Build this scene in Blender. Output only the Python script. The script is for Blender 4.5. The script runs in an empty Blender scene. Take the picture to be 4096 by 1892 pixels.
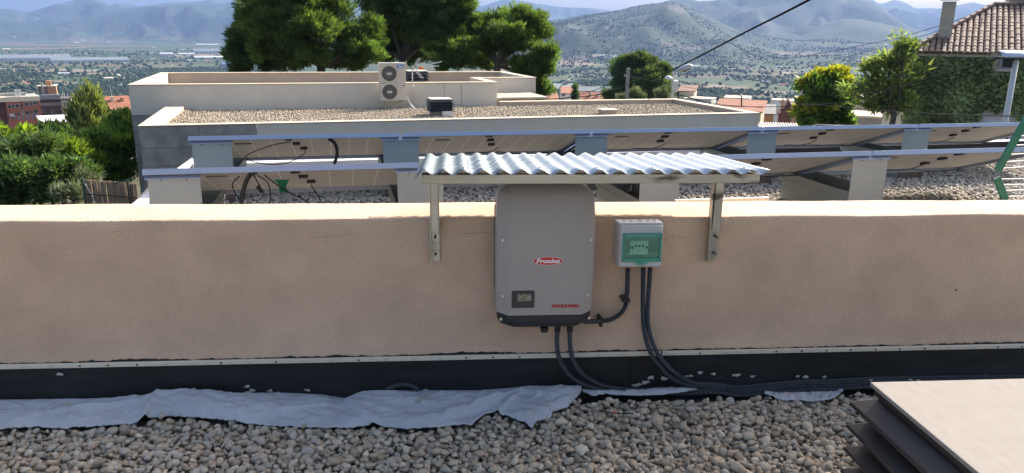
import bpy, bmesh, math, random
import numpy as np
from mathutils import Vector, Matrix, noise as mnoise

random.seed(7)
RNG = np.random.default_rng(11)
PI = math.pi
scene = bpy.context.scene
COL = scene.collection

# ------------------------------------------------------------------ camera
FPX, CX, CY, CAMH = 3036.0, 2048.0, 946.0, 1.74
_p, _psi, _th = math.radians(15.0), math.radians(4.5), math.radians(.68)
FW = np.array([math.sin(_psi) * math.cos(_p), math.cos(_psi) * math.cos(_p), -math.sin(_p)])
_R0 = np.array([math.cos(_psi), -math.sin(_psi), 0.0])
_U0 = np.cross(_R0, FW)
RT = _R0 * math.cos(_th) + _U0 * math.sin(_th)
UP = _U0 * math.cos(_th) - _R0 * math.sin(_th)
CAM = np.array([0, 0, CAMH])
cd = bpy.data.cameras.new('camera')
cam = bpy.data.objects.new('camera', cd)
COL.objects.link(cam)
cam.matrix_world = Matrix(((RT[0], UP[0], -FW[0], 0), (RT[1], UP[1], -FW[1], 0), (RT[2], UP[2], -FW[2], CAMH), (0, 0, 0, 1)))
cd.sensor_width = 36
cd.lens = 36 * FPX / 4096
cd.clip_start = .05
cd.clip_end = 60000
scene.camera = cam

# ------------------------------------------------------------------ sky, sun, exposure
SUN_EL, SUN_AZ = 35.0, 47.0          # azimuth clockwise from +Y
world = bpy.data.worlds.new('World')
scene.world = world
world.use_nodes = True
wn = world.node_tree
wn.nodes.clear()
sky = wn.nodes.new('ShaderNodeTexSky')
sky.sky_type = 'NISHITA'
sky.sun_disc = False
sky.sun_elevation = math.radians(SUN_EL)
sky.sun_rotation = math.radians(SUN_AZ)
sky.altitude = 500
sky.air_density = 1.0
sky.dust_density = 8.0
sky.ozone_density = .6
bg = wn.nodes.new('ShaderNodeBackground')
bg.inputs['Strength'].default_value = .145
wo = wn.nodes.new('ShaderNodeOutputWorld')
wn.links.new(sky.outputs[0], bg.inputs[0])
wn.links.new(bg.outputs[0], wo.inputs[0])
sl = bpy.data.lights.new('sun', 'SUN')
sl.energy = 4.4
sl.angle = math.radians(.53)
sl.color = (1, .94, .85)
sun = bpy.data.objects.new('sun', sl)
COL.objects.link(sun)
sd = Vector((math.sin(math.radians(SUN_AZ)) * math.cos(math.radians(SUN_EL)), math.cos(math.radians(SUN_AZ)) * math.cos(math.radians(SUN_EL)), math.sin(math.radians(SUN_EL))))
sun.rotation_euler = sd.to_track_quat('Z', 'Y').to_euler()
sun.location = (0, 0, 30)
scene.view_settings.view_transform = 'Standard'
scene.view_settings.look = 'None'
scene.view_settings.gamma = 1
scene.view_settings.exposure = 1.0
scene.view_settings.use_curve_mapping = False
try:
    scene.cycles.volume_step_rate = 4
    scene.cycles.volume_bounces = 0
    scene.cycles.max_bounces = 6
    scene.cycles.transparent_max_bounces = 12
    scene.cycles.caustics_reflective = False
    scene.cycles.caustics_refractive = False
except Exception:
    pass

# ------------------------------------------------------------------ pixel -> place helpers (4096 x 1892 pixel frame)
def ray(u, v):
    return FW + RT * (u - CX) / FPX - UP * (v - CY) / FPX
def onz(u, v, z):
    d = ray(u, v); return CAM + d * (z - CAMH) / d[2]
def ony(u, v, y):
    d = ray(u, v); return CAM + d * y / d[1]
def onr(u, v, r):                      # at horizontal distance r
    d = ray(u, v); return CAM + d * r / math.hypot(d[0], d[1])

# ------------------------------------------------------------------ materials
MATS = {}
def lnk(nt, a, b): nt.links.new(a, b)
def mat(name, col, rough=.6, metal=0., col2=None, nscale=3., ncontrast=.5, bump=0., bscale=40., coord='Object',
        spec=.5, island=None, detail=6., trans=None, stretch=None, col3=None, c3scale=1., c3amt=.5, coat=0.):
    """principled material: two colours mixed by noise, optional third patch colour, per-island tint, bump"""
    if name in MATS: return MATS[name]
    m = bpy.data.materials.new(name); m.use_nodes = True
    nt = m.node_tree; nt.nodes.clear(); N = nt.nodes.new
    out = N('ShaderNodeOutputMaterial'); b = N('ShaderNodeBsdfPrincipled')
    b.inputs['Roughness'].default_value = rough; b.inputs['Metallic'].default_value = metal
    b.inputs['Specular IOR Level'].default_value = spec
    b.inputs['Coat Weight'].default_value = coat
    tc = N('ShaderNodeTexCoord'); src = tc.outputs[coord]
    if stretch:
        mp = N('ShaderNodeMapping'); mp.inputs['Scale'].default_value = stretch; lnk(nt, src, mp.inputs['Vector']); src = mp.outputs[0]
    csock = None
    if col2 is not None:
        nz = N('ShaderNodeTexNoise'); nz.inputs['Scale'].default_value = nscale; nz.inputs['Detail'].default_value = detail
        lnk(nt, src, nz.inputs['Vector'])
        mr = N('ShaderNodeMapRange'); mr.inputs['From Min'].default_value = .5 - ncontrast * .5; mr.inputs['From Max'].default_value = .5 + ncontrast * .5
        lnk(nt, nz.outputs['Fac'], mr.inputs['Value'])
        mx = N('ShaderNodeMix'); mx.data_type = 'RGBA'; mx.inputs[6].default_value = (*col, 1); mx.inputs[7].default_value = (*col2, 1)
        lnk(nt, mr.outputs[0], mx.inputs[0]); csock = mx.outputs[2]
    if col3 is not None:
        nz3 = N('ShaderNodeTexNoise'); nz3.inputs['Scale'].default_value = c3scale; nz3.inputs['Detail'].default_value = 8
        lnk(nt, src, nz3.inputs['Vector'])
        mr3 = N('ShaderNodeMapRange'); mr3.inputs['From Min'].default_value = 1 - c3amt; mr3.inputs['From Max'].default_value = 1 - c3amt + .06
        lnk(nt, nz3.outputs['Fac'], mr3.inputs['Value'])
        mx3 = N('ShaderNodeMix'); mx3.data_type = 'RGBA'; mx3.inputs[7].default_value = (*col3, 1)
        if csock is not None: lnk(nt, csock, mx3.inputs[6])
        else: mx3.inputs[6].default_value = (*col, 1)
        lnk(nt, mr3.outputs[0], mx3.inputs[0]); csock = mx3.outputs[2]
    if island is not None:               # (mode, colour ramp list)
        g = N('ShaderNodeNewGeometry') if island[0] == 'island' else N('ShaderNodeObjectInfo')
        rnd = g.outputs['Random Per Island'] if island[0] == 'island' else g.outputs['Random']
        cr = N('ShaderNodeValToRGB'); cr.color_ramp.interpolation = 'LINEAR'
        cols = island[1]
        while len(cr.color_ramp.elements) < len(cols): cr.color_ramp.elements.new(.5)
        for i, c in enumerate(cols):
            cr.color_ramp.elements[i].position = i / max(1, len(cols) - 1); cr.color_ramp.elements[i].color = (*c, 1)
        lnk(nt, rnd, cr.inputs[0])
        if csock is None:
            for e in cr.color_ramp.elements: e.color = (e.color[0] * col[0], e.color[1] * col[1], e.color[2] * col[2], 1)
            csock = cr.outputs[0]
        else:
            mm = N('ShaderNodeMix'); mm.data_type = 'RGBA'; mm.blend_type = 'MULTIPLY'; mm.inputs[0].default_value = 1
            lnk(nt, csock, mm.inputs[6]); lnk(nt, cr.outputs[0], mm.inputs[7]); csock = mm.outputs[2]
    if island is not None and trans:
        vc = N('ShaderNodeVertexColor'); vc.layer_name = 'tint'
        mt = N('ShaderNodeMix'); mt.data_type = 'RGBA'; mt.blend_type = 'MULTIPLY'; mt.inputs[0].default_value = 1; mt.clamp_result = False
        lnk(nt, csock, mt.inputs[6]); lnk(nt, vc.outputs[0], mt.inputs[7]); csock = mt.outputs[2]
    if csock is not None: lnk(nt, csock, b.inputs['Base Color'])
    else: b.inputs['Base Color'].default_value = (*col, 1)
    if bump:
        nb = N('ShaderNodeTexNoise'); nb.inputs['Scale'].default_value = bscale; nb.inputs['Detail'].default_value = 8
        lnk(nt, src, nb.inputs['Vector'])
        bp = N('ShaderNodeBump'); bp.inputs['Strength'].default_value = bump; bp.inputs['Distance'].default_value = .01
        lnk(nt, nb.outputs['Fac'], bp.inputs['Height']); lnk(nt, bp.outputs[0], b.inputs['Normal'])
    if trans:
        t = N('ShaderNodeBsdfTranslucent'); ms = N('ShaderNodeMixShader'); ms.inputs[0].default_value = trans[1]
        tm = N('ShaderNodeMix'); tm.data_type = 'RGBA'; tm.blend_type = 'MULTIPLY'; tm.inputs[0].default_value = 1
        if csock is not None: lnk(nt, csock, tm.inputs[6])
        else: tm.inputs[6].default_value = (*col, 1)
        tm.inputs[7].default_value = (*trans[0], 1)
        lnk(nt, tm.outputs[2], t.inputs[0]); lnk(nt, b.outputs[0], ms.inputs[1]); lnk(nt, t.outputs[0], ms.inputs[2]); lnk(nt, ms.outputs[0], out.inputs[0])
    else:
        lnk(nt, b.outputs[0], out.inputs[0])
    m['principled'] = b.name
    MATS[name] = m
    return m
def pb(m): return m.node_tree.nodes[m['principled']]

plaster = mat('plaster_beige', (.72, .515, .365), .92, col2=(.61, .43, .305), nscale=1.4, ncontrast=.7, bump=.6, bscale=110, coord='Object', spec=.2)
def plaster_detail(m):
    nt = m.node_tree; N = nt.nodes.new; b = pb(m)
    src = b.inputs['Base Color'].links[0].from_socket
    tc = N('ShaderNodeTexCoord')
    # trowel marks: stretched noise
    mp = N('ShaderNodeMapping'); mp.inputs['Rotation'].default_value = (0, .3, .2); mp.inputs['Scale'].default_value = (1, 1, 1.3)
    lnk(nt, tc.outputs['Object'], mp.inputs[0])
    n2 = N('ShaderNodeTexNoise'); n2.inputs['Scale'].default_value = 3.6; n2.inputs['Detail'].default_value = 9; n2.inputs['Roughness'].default_value = .58
    n2.inputs['Distortion'].default_value = .25
    lnk(nt, mp.outputs[0], n2.inputs['Vector'])
    mr = N('ShaderNodeMapRange'); mr.inputs['From Min'].default_value = .3; mr.inputs['From Max'].default_value = .7; mr.inputs['To Min'].default_value = .88; mr.inputs['To Max'].default_value = 1.09
    lnk(nt, n2.outputs['Fac'], mr.inputs[0])
    # fine speckle
    n3 = N('ShaderNodeTexNoise'); n3.inputs['Scale'].default_value = 190; n3.inputs['Detail'].default_value = 3
    lnk(nt, tc.outputs['Object'], n3.inputs['Vector'])
    mr3 = N('ShaderNodeMapRange'); mr3.inputs['From Min'].default_value = .3; mr3.inputs['From Max'].default_value = .7; mr3.inputs['To Min'].default_value = .9; mr3.inputs['To Max'].default_value = 1.08
    lnk(nt, n3.outputs['Fac'], mr3.inputs[0])
    mu = N('ShaderNodeMath'); mu.operation = 'MULTIPLY'; lnk(nt, mr.outputs[0], mu.inputs[0]); lnk(nt, mr3.outputs[0], mu.inputs[1])
    mm = N('ShaderNodeVectorMath'); mm.operation = 'SCALE'; lnk(nt, src, mm.inputs[0]); lnk(nt, mu.outputs[0], mm.inputs['Scale'])
    lnk(nt, mm.outputs[0], b.inputs['Base Color'])
plaster_detail(plaster)
white_plaster = mat('plaster_white', (.66, .62, .54), .9, col2=(.55, .515, .445), nscale=1.6, ncontrast=.7, stretch=(1, 1, .35), bump=.1, bscale=60, spec=.2)
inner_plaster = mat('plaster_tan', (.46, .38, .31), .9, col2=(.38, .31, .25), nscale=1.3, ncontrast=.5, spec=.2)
coping_mat = mat('coping_cream', (.66, .56, .44), .85, col2=(.58, .48, .37), nscale=2.5, spec=.2)
clad = mat('stone_cladding', (.20, .197, .18), .8, col2=(.34, .33, .305), nscale=3.2, ncontrast=.4, bump=.3, bscale=8, detail=9)
membrane = mat('bitumen_black', (.012, .0125, .013), .6, col2=(.03, .031, .032), nscale=3, ncontrast=.5, bump=.15, bscale=25, stretch=(1, 1, 5), spec=.25)
alu = mat('aluminium_plain', (.62, .62, .60), .38, 1., col2=(.45, .45, .43), nscale=14, ncontrast=.6, stretch=(.3, 1, 1), bump=.05, bscale=50)
alu_dirty = mat('aluminium_stained', (.58, .57, .52), .42, .85, col2=(.36, .34, .29), nscale=5, ncontrast=.5, stretch=(.35, 1, 1.5), col3=(.13, .12, .10), c3scale=9, c3amt=.40, bump=.1, bscale=60)
strip_mat = mat('aluminium_strip', (.80, .72, .58), .6, .1, col2=(.68, .61, .49), nscale=8, stretch=(.2, 1, 1), bump=.08, bscale=50)
frame_mat = mat('panel_frame_aluminium', (.40, .47, .60), .5, .7, col2=(.34, .40, .52), nscale=3, stretch=(.2, 1, 1))
galv = mat('galvanised_plate', (.27, .34, .365), .5, .35, col2=(.34, .405, .42), nscale=1.6, ncontrast=.7, detail=3)
galv_old = mat('galvanised_corrugated', (.48, .53, .58), .5, .35, col2=(.56, .61, .66), nscale=4, ncontrast=.6, stretch=(1, .25, 1))
inv_grey = mat('inverter_grey', (.40, .36, .33), .5, col2=(.37, .335, .31), nscale=6, bump=.04, bscale=500)
inv_dark = mat('inverter_charcoal', (.026, .03, .033), .42, col2=(.034, .038, .042), nscale=8, bump=.04, bscale=500)
black_pl = mat('black_plastic', (.012, .013, .014), .45)
conduit_mat = mat('conduit_grey', (.036, .042, .048), .42, col2=(.045, .051, .058), nscale=5)
red_mat = mat('logo_red', (.62, .015, .02), .35)
white_ink = mat('white_print', (.85, .85, .85), .5)
red_ink = mat('red_print', (.55, .02, .03), .5)
blue_ink = mat('badge_blue', (.03, .16, .55), .4)
screw_mat = mat('steel_screw', (.6, .6, .58), .3, 1.)
dark_metal = mat('dark_metal', (.05, .05, .05), .4, .7)
lcd_mat = mat('lcd_glass', (.33, .34, .24), .2, col2=(.12, .12, .08), nscale=60, ncontrast=.25, stretch=(1, 1, 3))
box_white = mat('box_light_grey', (.60, .61, .62), .4, col2=(.57, .58, .59), nscale=5, bump=.03, bscale=300)
breaker_mat = mat('breaker_grey', (.72, .73, .70), .5)
cloth_mat = mat('geotextile', (.55, .58, .62), .95, col2=(.40, .43, .47), nscale=5, ncontrast=.6, bump=.5, bscale=220, col3=(.22, .23, .24), c3scale=26, c3amt=.27, spec=.1)
brown_metal = mat('louvre_brown', (.020, .015, .015), .45, col2=(.026, .020, .020), nscale=5, bump=.05, bscale=300)
lid_mat = mat('lid_beige', (.29, .265, .24), .85, col2=(.25, .225, .205), nscale=40, ncontrast=.6, bump=.05, bscale=300, stretch=(1, .4, 1), spec=.1)
louvre_navy = mat('louvre_charcoal', (.03, .035, .045), .4)
lid_grey = mat('lid_grey', (.55, .55, .50), .45)
tile_mat = mat('clay_tile', (.25, .19, .155), .8, col2=(.165, .125, .105), nscale=2, island=('object', [(.75, .72, .7), (1.15, 1.05, 1.0), (1.35, 1.2, 1.05)]))
tile_stuff = mat('clay_tile_far', (.25, .19, .155), .8, col2=(.165, .125, .105), nscale=2, island=('island', [(.75, .72, .7), (1.15, 1.05, 1.0), (1.35, 1.2, 1.05)]))
tile_pale = mat('pale_tile', (.66, .62, .56), .7, col2=(.5, .46, .42), nscale=3)
terracotta = mat('terracotta_roof', (.36, .15, .09), .85, col2=(.26, .11, .07), nscale=1.2, bump=.3, bscale=6)
brick_red = mat('brick_red', (.33, .105, .065), .85, col2=(.28, .09, .055), nscale=.8)
brick_shade = mat('brick_red_painted_shade', (.16, .05, .04), .85)  # red brick darkened: the side wing's shade is put into the colour
brown_wall = mat('brown_brick', (.10, .05, .045), .85, col2=(.07, .035, .03), nscale=.6)
cream = mat('cream_render', (.62, .54, .42), .9, col2=(.56, .48, .37), nscale=.8)
ochre = mat('ochre_render', (.52, .29, .15), .9, col2=(.46, .25, .13), nscale=.8)
house_white = mat('house_white', (.66, .65, .66), .9, col2=(.58, .57, .58), nscale=.7)
grey_roof = mat('shed_roof_grey', (.17, .20, .225), .8, col2=(.13, .155, .175), nscale=.05)
shed_white = mat('shed_white', (.40, .42, .42), .8)
win_dark = mat('window_glass', (.015, .018, .022), .15)
win_frame = mat('window_frame', (.28, .29, .30), .6)
bark_pine = mat('pine_bark', (.11, .085, .07), .95, col2=(.06, .045, .04), nscale=6, bump=.6, bscale=20, stretch=(1, 1, .3))
bark_grey = mat('grey_bark', (.10, .095, .08), .95, col2=(.055, .05, .045), nscale=5, bump=.5, bscale=18)
concrete = mat('concrete_pole', (.33, .31, .28), .9, col2=(.26, .24, .22), nscale=3)
green_metal = mat('green_paint', (.005, .16, .10), .45, col2=(.006, .13, .085), nscale=9)
green_tape = mat('green_tape', (.03, .30, .16), .5)
wire_mat = mat('wire_black', (.006, .006, .008), .9, spec=.1)
reed_mat = mat('reed_fence', (.34, .25, .17), .95, island=('island', [(.6, .6, .6), (1, 1, 1), (1.4, 1.35, 1.25)]))
orange_pl = mat('orange_plastic', (.70, .20, .03), .5)
lamp_grey = mat('lamp_grey', (.45, .47, .50), .35, .3)
lamp_white = mat('lamp_pole_white', (.60, .61, .60), .5, col2=(.52, .53, .52), nscale=3)
paper = mat('flake_pale', (.50, .47, .41), .9, col2=(.38, .36, .32), nscale=30)
backsheet_dark = mat('label_grey', (.16, .14, .12), .6)

def leafmat(name, cols, tr, amt=.45, rough=.6):
    return mat(name, (1, 1, 1), rough, island=('island', cols), trans=(tr, amt), spec=.25)
pine_leaf = leafmat('pine_needles', [(0.050, 0.084, 0.029), (0.072, 0.114, 0.036), (0.096, 0.144, 0.043), (0.132, 0.180, 0.058)], (1.9, 2.1, .8), .45)
pine_dark = leafmat('pine_needles_dark', [(0.056, 0.098, 0.038), (0.081, 0.131, 0.048), (0.114, 0.172, 0.058)], (1.7, 1.8, .9), .38)
leaf_bright = leafmat('leaf_yellow_green', [(0.095, 0.153, 0.022), (0.133, 0.194, 0.029), (0.180, 0.235, 0.039)], (2., 2.1, .8), .45)
leaf_green = leafmat('leaf_mid_green', [(0.063, 0.118, 0.031), (0.095, 0.157, 0.040), (0.137, 0.202, 0.061)], (1.9, 2.1, .9), .42)
leaf_dark = leafmat('leaf_dark_green', [(0.056, 0.099, 0.035), (0.088, 0.144, 0.045), (0.128, 0.192, 0.063)], (1.6, 1.8, .9), .3)
leaf_olive = leafmat('leaf_olive', [(.11, .14, .08), (.16, .19, .11), (.2, .23, .14)], (1.2, 1.2, .8), .3)
leaf_yellow = leafmat('leaf_autumn_yellow', [(.26, .27, .035), (.36, .36, .045), (.46, .44, .06)], (1.6, 1.6, .6), .4)
leaf_poplar = leafmat('leaf_poplar', [(0.127, 0.167, 0.057), (0.184, 0.224, 0.081), (0.310, 0.322, 0.161)], (1.5, 1.6, .8), .4)
ivy_leaf = leafmat('ivy_leaves', [(.20, .26, .10), (.26, .33, .13), (.33, .37, .16)], (1.2, 1.3, .8), .2)
valley_leaf = mat('valley_trees', (1, 1, 1), .9, island=('island', [(.016, .032, .015), (.025, .046, .02), (.037, .06, .028), (.055, .078, .036)]), spec=.1)

def stone_mat(name, mode, cols, nscale=14):
    return mat(name, (.85, .85, .85), .85, col2=(1.1, 1.08, 1.04), nscale=nscale, ncontrast=.6, bump=.25, bscale=70, island=(mode, cols), spec=.25)
SC = [(0.205, 0.180, 0.145), (0.410, 0.360, 0.282), (0.508, 0.440, 0.348), (0.356, 0.325, 0.273), (0.605, 0.530, 0.422), (0.432, 0.345, 0.242), (0.432, 0.400, 0.343), (0.518, 0.410, 0.282), (0.292, 0.250, 0.198), (0.670, 0.590, 0.475), (0.454, 0.340, 0.246), (0.562, 0.500, 0.405), (0.389, 0.370, 0.334)]
SCL = [(0.258, 0.218, 0.172), (0.361, 0.311, 0.246), (0.447, 0.386, 0.303), (0.396, 0.336, 0.254), (0.499, 0.437, 0.353), (0.310, 0.260, 0.205)]
stone_i = stone_mat('pebble_stuff', 'island', SC)
stone_o = stone_mat('pebble_single', 'object', SC)
stone_l = stone_mat('pebble_warm', 'island', SCL)
soil = mat('gravel_base', (.09, .085, .08), .95, col2=(.14, .13, .12), nscale=40)
soil_l = mat('gravel_base_warm', (.34, .29, .23), .95, col2=(.46, .40, .32), nscale=8, bump=.8, bscale=12)

# ------------------------------------------------------------------ mesh helpers
class MB:
    def __init__(s): s.v = []; s.f = []
    def add(s, vs, fs):
        o = len(s.v); s.v += [tuple(map(float, q)) for q in vs]; s.f += [tuple(i + o for i in f) for f in fs]; return s
    def box(s, x0, x1, y0, y1, z0, z1):
        return s.add([(x0, y0, z0), (x1, y0, z0), (x1, y1, z0), (x0, y1, z0), (x0, y0, z1), (x1, y0, z1), (x1, y1, z1), (x0, y1, z1)],
                     [(0, 3, 2, 1), (4, 5, 6, 7), (0, 1, 5, 4), (1, 2, 6, 5), (2, 3, 7, 6), (3, 0, 4, 7)])
    def fbox(s, fr, x0, x1, y0, y1, z0, z1):      # a box in the local frame fr
        o = MB().box(x0, x1, y0, y1, z0, z1)
        return s.add([fr(*q) for q in o.v], o.f)
    def prism(s, pts, d):                          # closed polygon pts (3D) extruded by d
        n = len(pts); d = np.array(d, float)
        vs = [np.array(q, float) for q in pts]; vs = vs + [q + d for q in vs]
        return s.add(vs, [tuple(range(n))[::-1], tuple(range(n, 2 * n))] + [(i, (i + 1) % n, (i + 1) % n + n, i + n) for i in range(n)])
    def tube(s, path, r, n=8, cap=True):
        P = [Vector(q) for q in path]; m = len(P)
        rr = r if isinstance(r, (list, tuple, np.ndarray)) else [r] * m
        vs = []; prev = None
        for i in range(m):
            t = (P[min(i + 1, m - 1)] - P[max(i - 1, 0)])
            if t.length < 1e-9: t = Vector((0, 0, 1))
            t.normalize()
            if prev is None:
                a = Vector((0, 0, 1)) if abs(t.z) < .9 else Vector((1, 0, 0))
                x = t.cross(a).normalized()
            else:
                x = (prev - t * prev.dot(t))
                x = x.normalized() if x.length > 1e-6 else t.cross(Vector((0, 1, 0))).normalized()
            prev = x; y = t.cross(x)
            for k in range(n):
                a = 2 * PI * k / n
                vs.append(P[i] + (x * math.cos(a) + y * math.sin(a)) * rr[i])
        fs = [(i * n + k, i * n + (k + 1) % n, (i + 1) * n + (k + 1) % n, (i + 1) * n + k) for i in range(m - 1) for k in range(n)]
        if cap: fs += [tuple(range(n))[::-1], tuple((m - 1) * n + k for k in range(n))]
        return s.add(vs, fs)
    def bar(s, a, b, w, h, up=(0, 0, 1)):          # rectangular bar from a to b
        a = Vector(a); b = Vector(b); t = (b - a).normalized(); u = Vector(up)
        x = t.cross(u).normalized() * w / 2; y = x.cross(t).normalized() * h / 2
        return s.add([a - x - y, a + x - y, a + x + y, a - x + y, b - x - y, b + x - y, b + x + y, b - x + y],
                     [(0, 1, 2, 3), (7, 6, 5, 4), (0, 4, 5, 1), (1, 5, 6, 2), (2, 6, 7, 3), (3, 7, 4, 0)])
    def grid(s, rows):                             # rows of points -> quads
        n = len(rows[0]); vs = [q for r in rows for q in r]
        return s.add(vs, [(i * n + j, i * n + j + 1, (i + 1) * n + j + 1, (i + 1) * n + j) for i in range(len(rows) - 1) for j in range(n - 1)])

def W(o):
    m = o.matrix_basis.copy(); p_ = o.parent
    while p_: m = p_.matrix_basis @ m; p_ = p_.parent
    return m
def np_mesh(name, v, f, nper):                     # fast mesh from arrays; every face has nper corners
    me = bpy.data.meshes.new(name)
    v = np.asarray(v, np.float32); f = np.asarray(f, np.int32)
    me.vertices.add(len(v)); me.vertices.foreach_set('co', v.ravel())
    me.loops.add(f.size); me.loops.foreach_set('vertex_index', f.ravel())
    me.polygons.add(len(f)); me.polygons.foreach_set('loop_start', np.arange(0, f.size, nper, dtype=np.int32))
    me.update(calc_edges=True); return me
def fin(o, m, smooth, bevel, autos=None):
    me = o.data
    if m: me.materials.append(m)
    if smooth: me.polygons.foreach_set('use_smooth', np.ones(len(me.polygons), bool))
    if bevel:
        b = o.modifiers.new('bevel', 'BEVEL'); b.width = bevel; b.segments = 2; b.limit_method = 'ANGLE'; b.angle_limit = math.radians(40)
def set_tags(o, label=None, cat=None, group=None, kind=None):
    if label: o['label'] = label
    if cat: o['category'] = cat
    if group: o['group'] = group
    if kind: o['kind'] = kind
def build(mb, name, m, parent=None, smooth=False, bevel=0, label=None, cat=None, group=None, kind=None, org=None):
    """link the shapes in mb (world coordinates) as ONE mesh object"""
    vs = [Vector(q) for q in mb.v]
    if parent is not None:
        iw = W(parent).inverted(); vs = [iw @ q for q in vs]; loc = None
    else:
        if org is None:
            xs = [q.x for q in vs]; ys = [q.y for q in vs]; org = ((min(xs) + max(xs)) / 2, (min(ys) + max(ys)) / 2, min(q.z for q in vs))
        loc = Vector(org); vs = [q - loc for q in vs]
    me = bpy.data.meshes.new(name); me.from_pydata(vs, [], mb.f); me.validate(); me.update()
    o = bpy.data.objects.new(name, me); COL.objects.link(o)
    if parent is not None: o.parent = parent
    else: o.location = loc
    fin(o, m, smooth, bevel); set_tags(o, label, cat, group, kind)
    return o
def build_np(v, f, nper, name, m, parent=None, smooth=False, label=None, cat=None, group=None, kind=None):
    v = np.asarray(v, np.float64)
    if parent is not None:
        iw = np.array(W(parent).inverted()); v = v @ iw[:3, :3].T + iw[:3, 3]; loc = None
    else:
        loc = np.array([v[:, 0].mean(), v[:, 1].mean(), v[:, 2].min()]); v = v - loc
    me = np_mesh(name, v, f, nper); o = bpy.data.objects.new(name, me); COL.objects.link(o)
    if parent is not None: o.parent = parent
    else: o.location = loc
    fin(o, m, smooth, 0); set_tags(o, label, cat, group, kind)
    return o
def thing(name, label, cat, loc, rz=0, group=None):
    o = bpy.data.objects.new(name, None); COL.objects.link(o)
    o.empty_display_size = .1
    o.location = tuple(map(float, loc)); o.rotation_euler = (0, 0, rz); set_tags(o, label, cat, group); return o
def copy_tree(o, parent=None):
    c = o.copy(); COL.objects.link(c)
    if parent is not None: c.parent = parent
    for ch in [x for x in bpy.data.objects if x.parent == o]: copy_tree(ch, c)
    return c
def frame(o, ang):                                # local frame: origin o, x axis turned by ang
    c, s_ = math.cos(ang), math.sin(ang)
    return lambda x, y, z: (o[0] + x * c - y * s_, o[1] + x * s_ + y * c, z + (o[2] if len(o) > 2 else 0))
def text_mb(txt, size, P, ex, ez, shear=0., bold=0., depth=.0006, width=None):
    """flat lettering centred at P; ex = reading direction, ez = up"""
    cu = bpy.data.curves.new('t', 'FONT'); cu.body = txt; cu.size = size; cu.shear = shear; cu.offset = bold; cu.align_x = 'CENTER'; cu.align_y = 'CENTER'; cu.resolution_u = 3
    to = bpy.data.objects.new('t', cu); COL.objects.link(to)
    dg = bpy.context.evaluated_depsgraph_get(); me = bpy.data.meshes.new_from_object(to.evaluated_get(dg))
    vs = np.array([tuple(q.co) for q in me.vertices]); fs = [tuple(p_.vertices) for p_ in me.polygons]
    bpy.data.objects.remove(to); bpy.data.curves.remove(cu); bpy.data.meshes.remove(me)
    sx = (width / (vs[:, 0].max() - vs[:, 0].min())) if width else 1.
    P = np.array(P, float); ex = np.array(ex, float); ez = np.array(ez, float)
    ex /= np.linalg.norm(ex); ez /= np.linalg.norm(ez)
    cx = (vs[:, 0].max() + vs[:, 0].min()) / 2; cy = (vs[:, 1].max() + vs[:, 1].min()) / 2
    mb = MB(); mb.add([P + ex * (q[0] - cx) * sx + ez * (q[1] - cy) for q in vs], fs); return mb
def catmull(pts, n=8):
    P = [np.array(q, float) for q in pts]; P = [2 * P[0] - P[1]] + P + [2 * P[-1] - P[-2]]; out = []
    for i in range(1, len(P) - 2):
        for k in range(n):
            t = k / n; a, b, c, d = P[i - 1], P[i], P[i + 1], P[i + 2]
            out.append(.5 * ((2 * b) + (-a + c) * t + (2 * a - 5 * b + 4 * c - d) * t * t + (-a + 3 * b - 3 * c + d) * t ** 3))
    out.append(P[-2]); return out
def fbm(x, y, z=0., o=4): return mnoise.fractal(Vector((x, y, z)), 1., 2., o)

# ================================================================== SETTING: terrain and far mountains
def interp(x, xs, ys): return np.interp(x, xs, ys)
def skyline(px):                                   # pixels on a far ridge -> azimuth, elevation
    a = []; e = []
    for u, v in px:
        d = ray(u, v); a.append(math.atan2(d[0], d[1])); e.append(math.atan2(d[2], math.hypot(d[0], d[1])))
    return np.array(a), np.array(e)
SKY_FAR = skyline([(-1500, -60), (-700, -10), (-300, 10), (0, 33), (60, 36), (108, 50), (150, 38), (220, 15), (250, 14), (300, -2), (330, -14), (365, -18), (400, -2), (440, 22), (460, 11), (515, 14), (560, 25), (650, 14), (700, 9), (760, 10), (820, 1), (860, -6), (900, 2), (960, 0), (1010, -10), (1300, -60), (1600, -20), (1800, 10), (1900, 19), (1930, 24), (1960, 14), (2010, -2), (2060, 0), (2150, 15), (2240, 27), (2350, 32), (2440, 42), (2700, 40), (3000, 30), (3350, 10), (3490, -4), (3517, 16), (3545, 10), (3575, -1), (3600, 2), (3640, 20), (3660, 35), (3700, 32), (3760, 34), (3810, 24), (3890, 9), (3960, 25), (4096, 30), (4700, 0), (5600, 20)])
SKY_MID = skyline([(-1500, 60), (-500, 110), (0, 128), (120, 118), (230, 92), (330, 70), (400, 55), (470, 40), (560, 27), (650, 18), (700, 20), (820, 12), (900, 14), (1000, 8), (1300, 30), (1700, 80), (2100, 120), (2600, 150), (5600, 190)])
SKY_HILL = skyline([(-1500, 260), (1500, 230), (1900, 165), (2060, 115), (2150, 92), (2200, 84), (2260, 76), (2330, 62), (2400, 52), (2465, 43), (2530, 27), (2580, 17), (2640, 8), (2680, 2), (2740, 18), (2800, 48), (2870, 82), (2950, 118), (3050, 140), (3150, 158), (4096, 200), (5600, 220)])
SKY_BIG = skyline([(-1500, 260), (2000, 200), (2300, 120), (2500, 60), (2620, 14), (2690, -8), (2740, -18), (2790, 3), (2815, 1), (2850, 0), (2900, -14), (3000, -40), (3150, -60), (3300, -40), (3420, -8), (3490, 6), (3540, 40), (3620, 100), (3700, 130), (4096, 160), (5600, 200)])
SKY_SPUR = skyline([(-1500, 260), (3000, 240), (3180, 150), (3280, 100), (3380, 72), (3460, 78), (3560, 100), (3660, 125), (3800, 150), (4000, 165), (5600, 200)])
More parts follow.
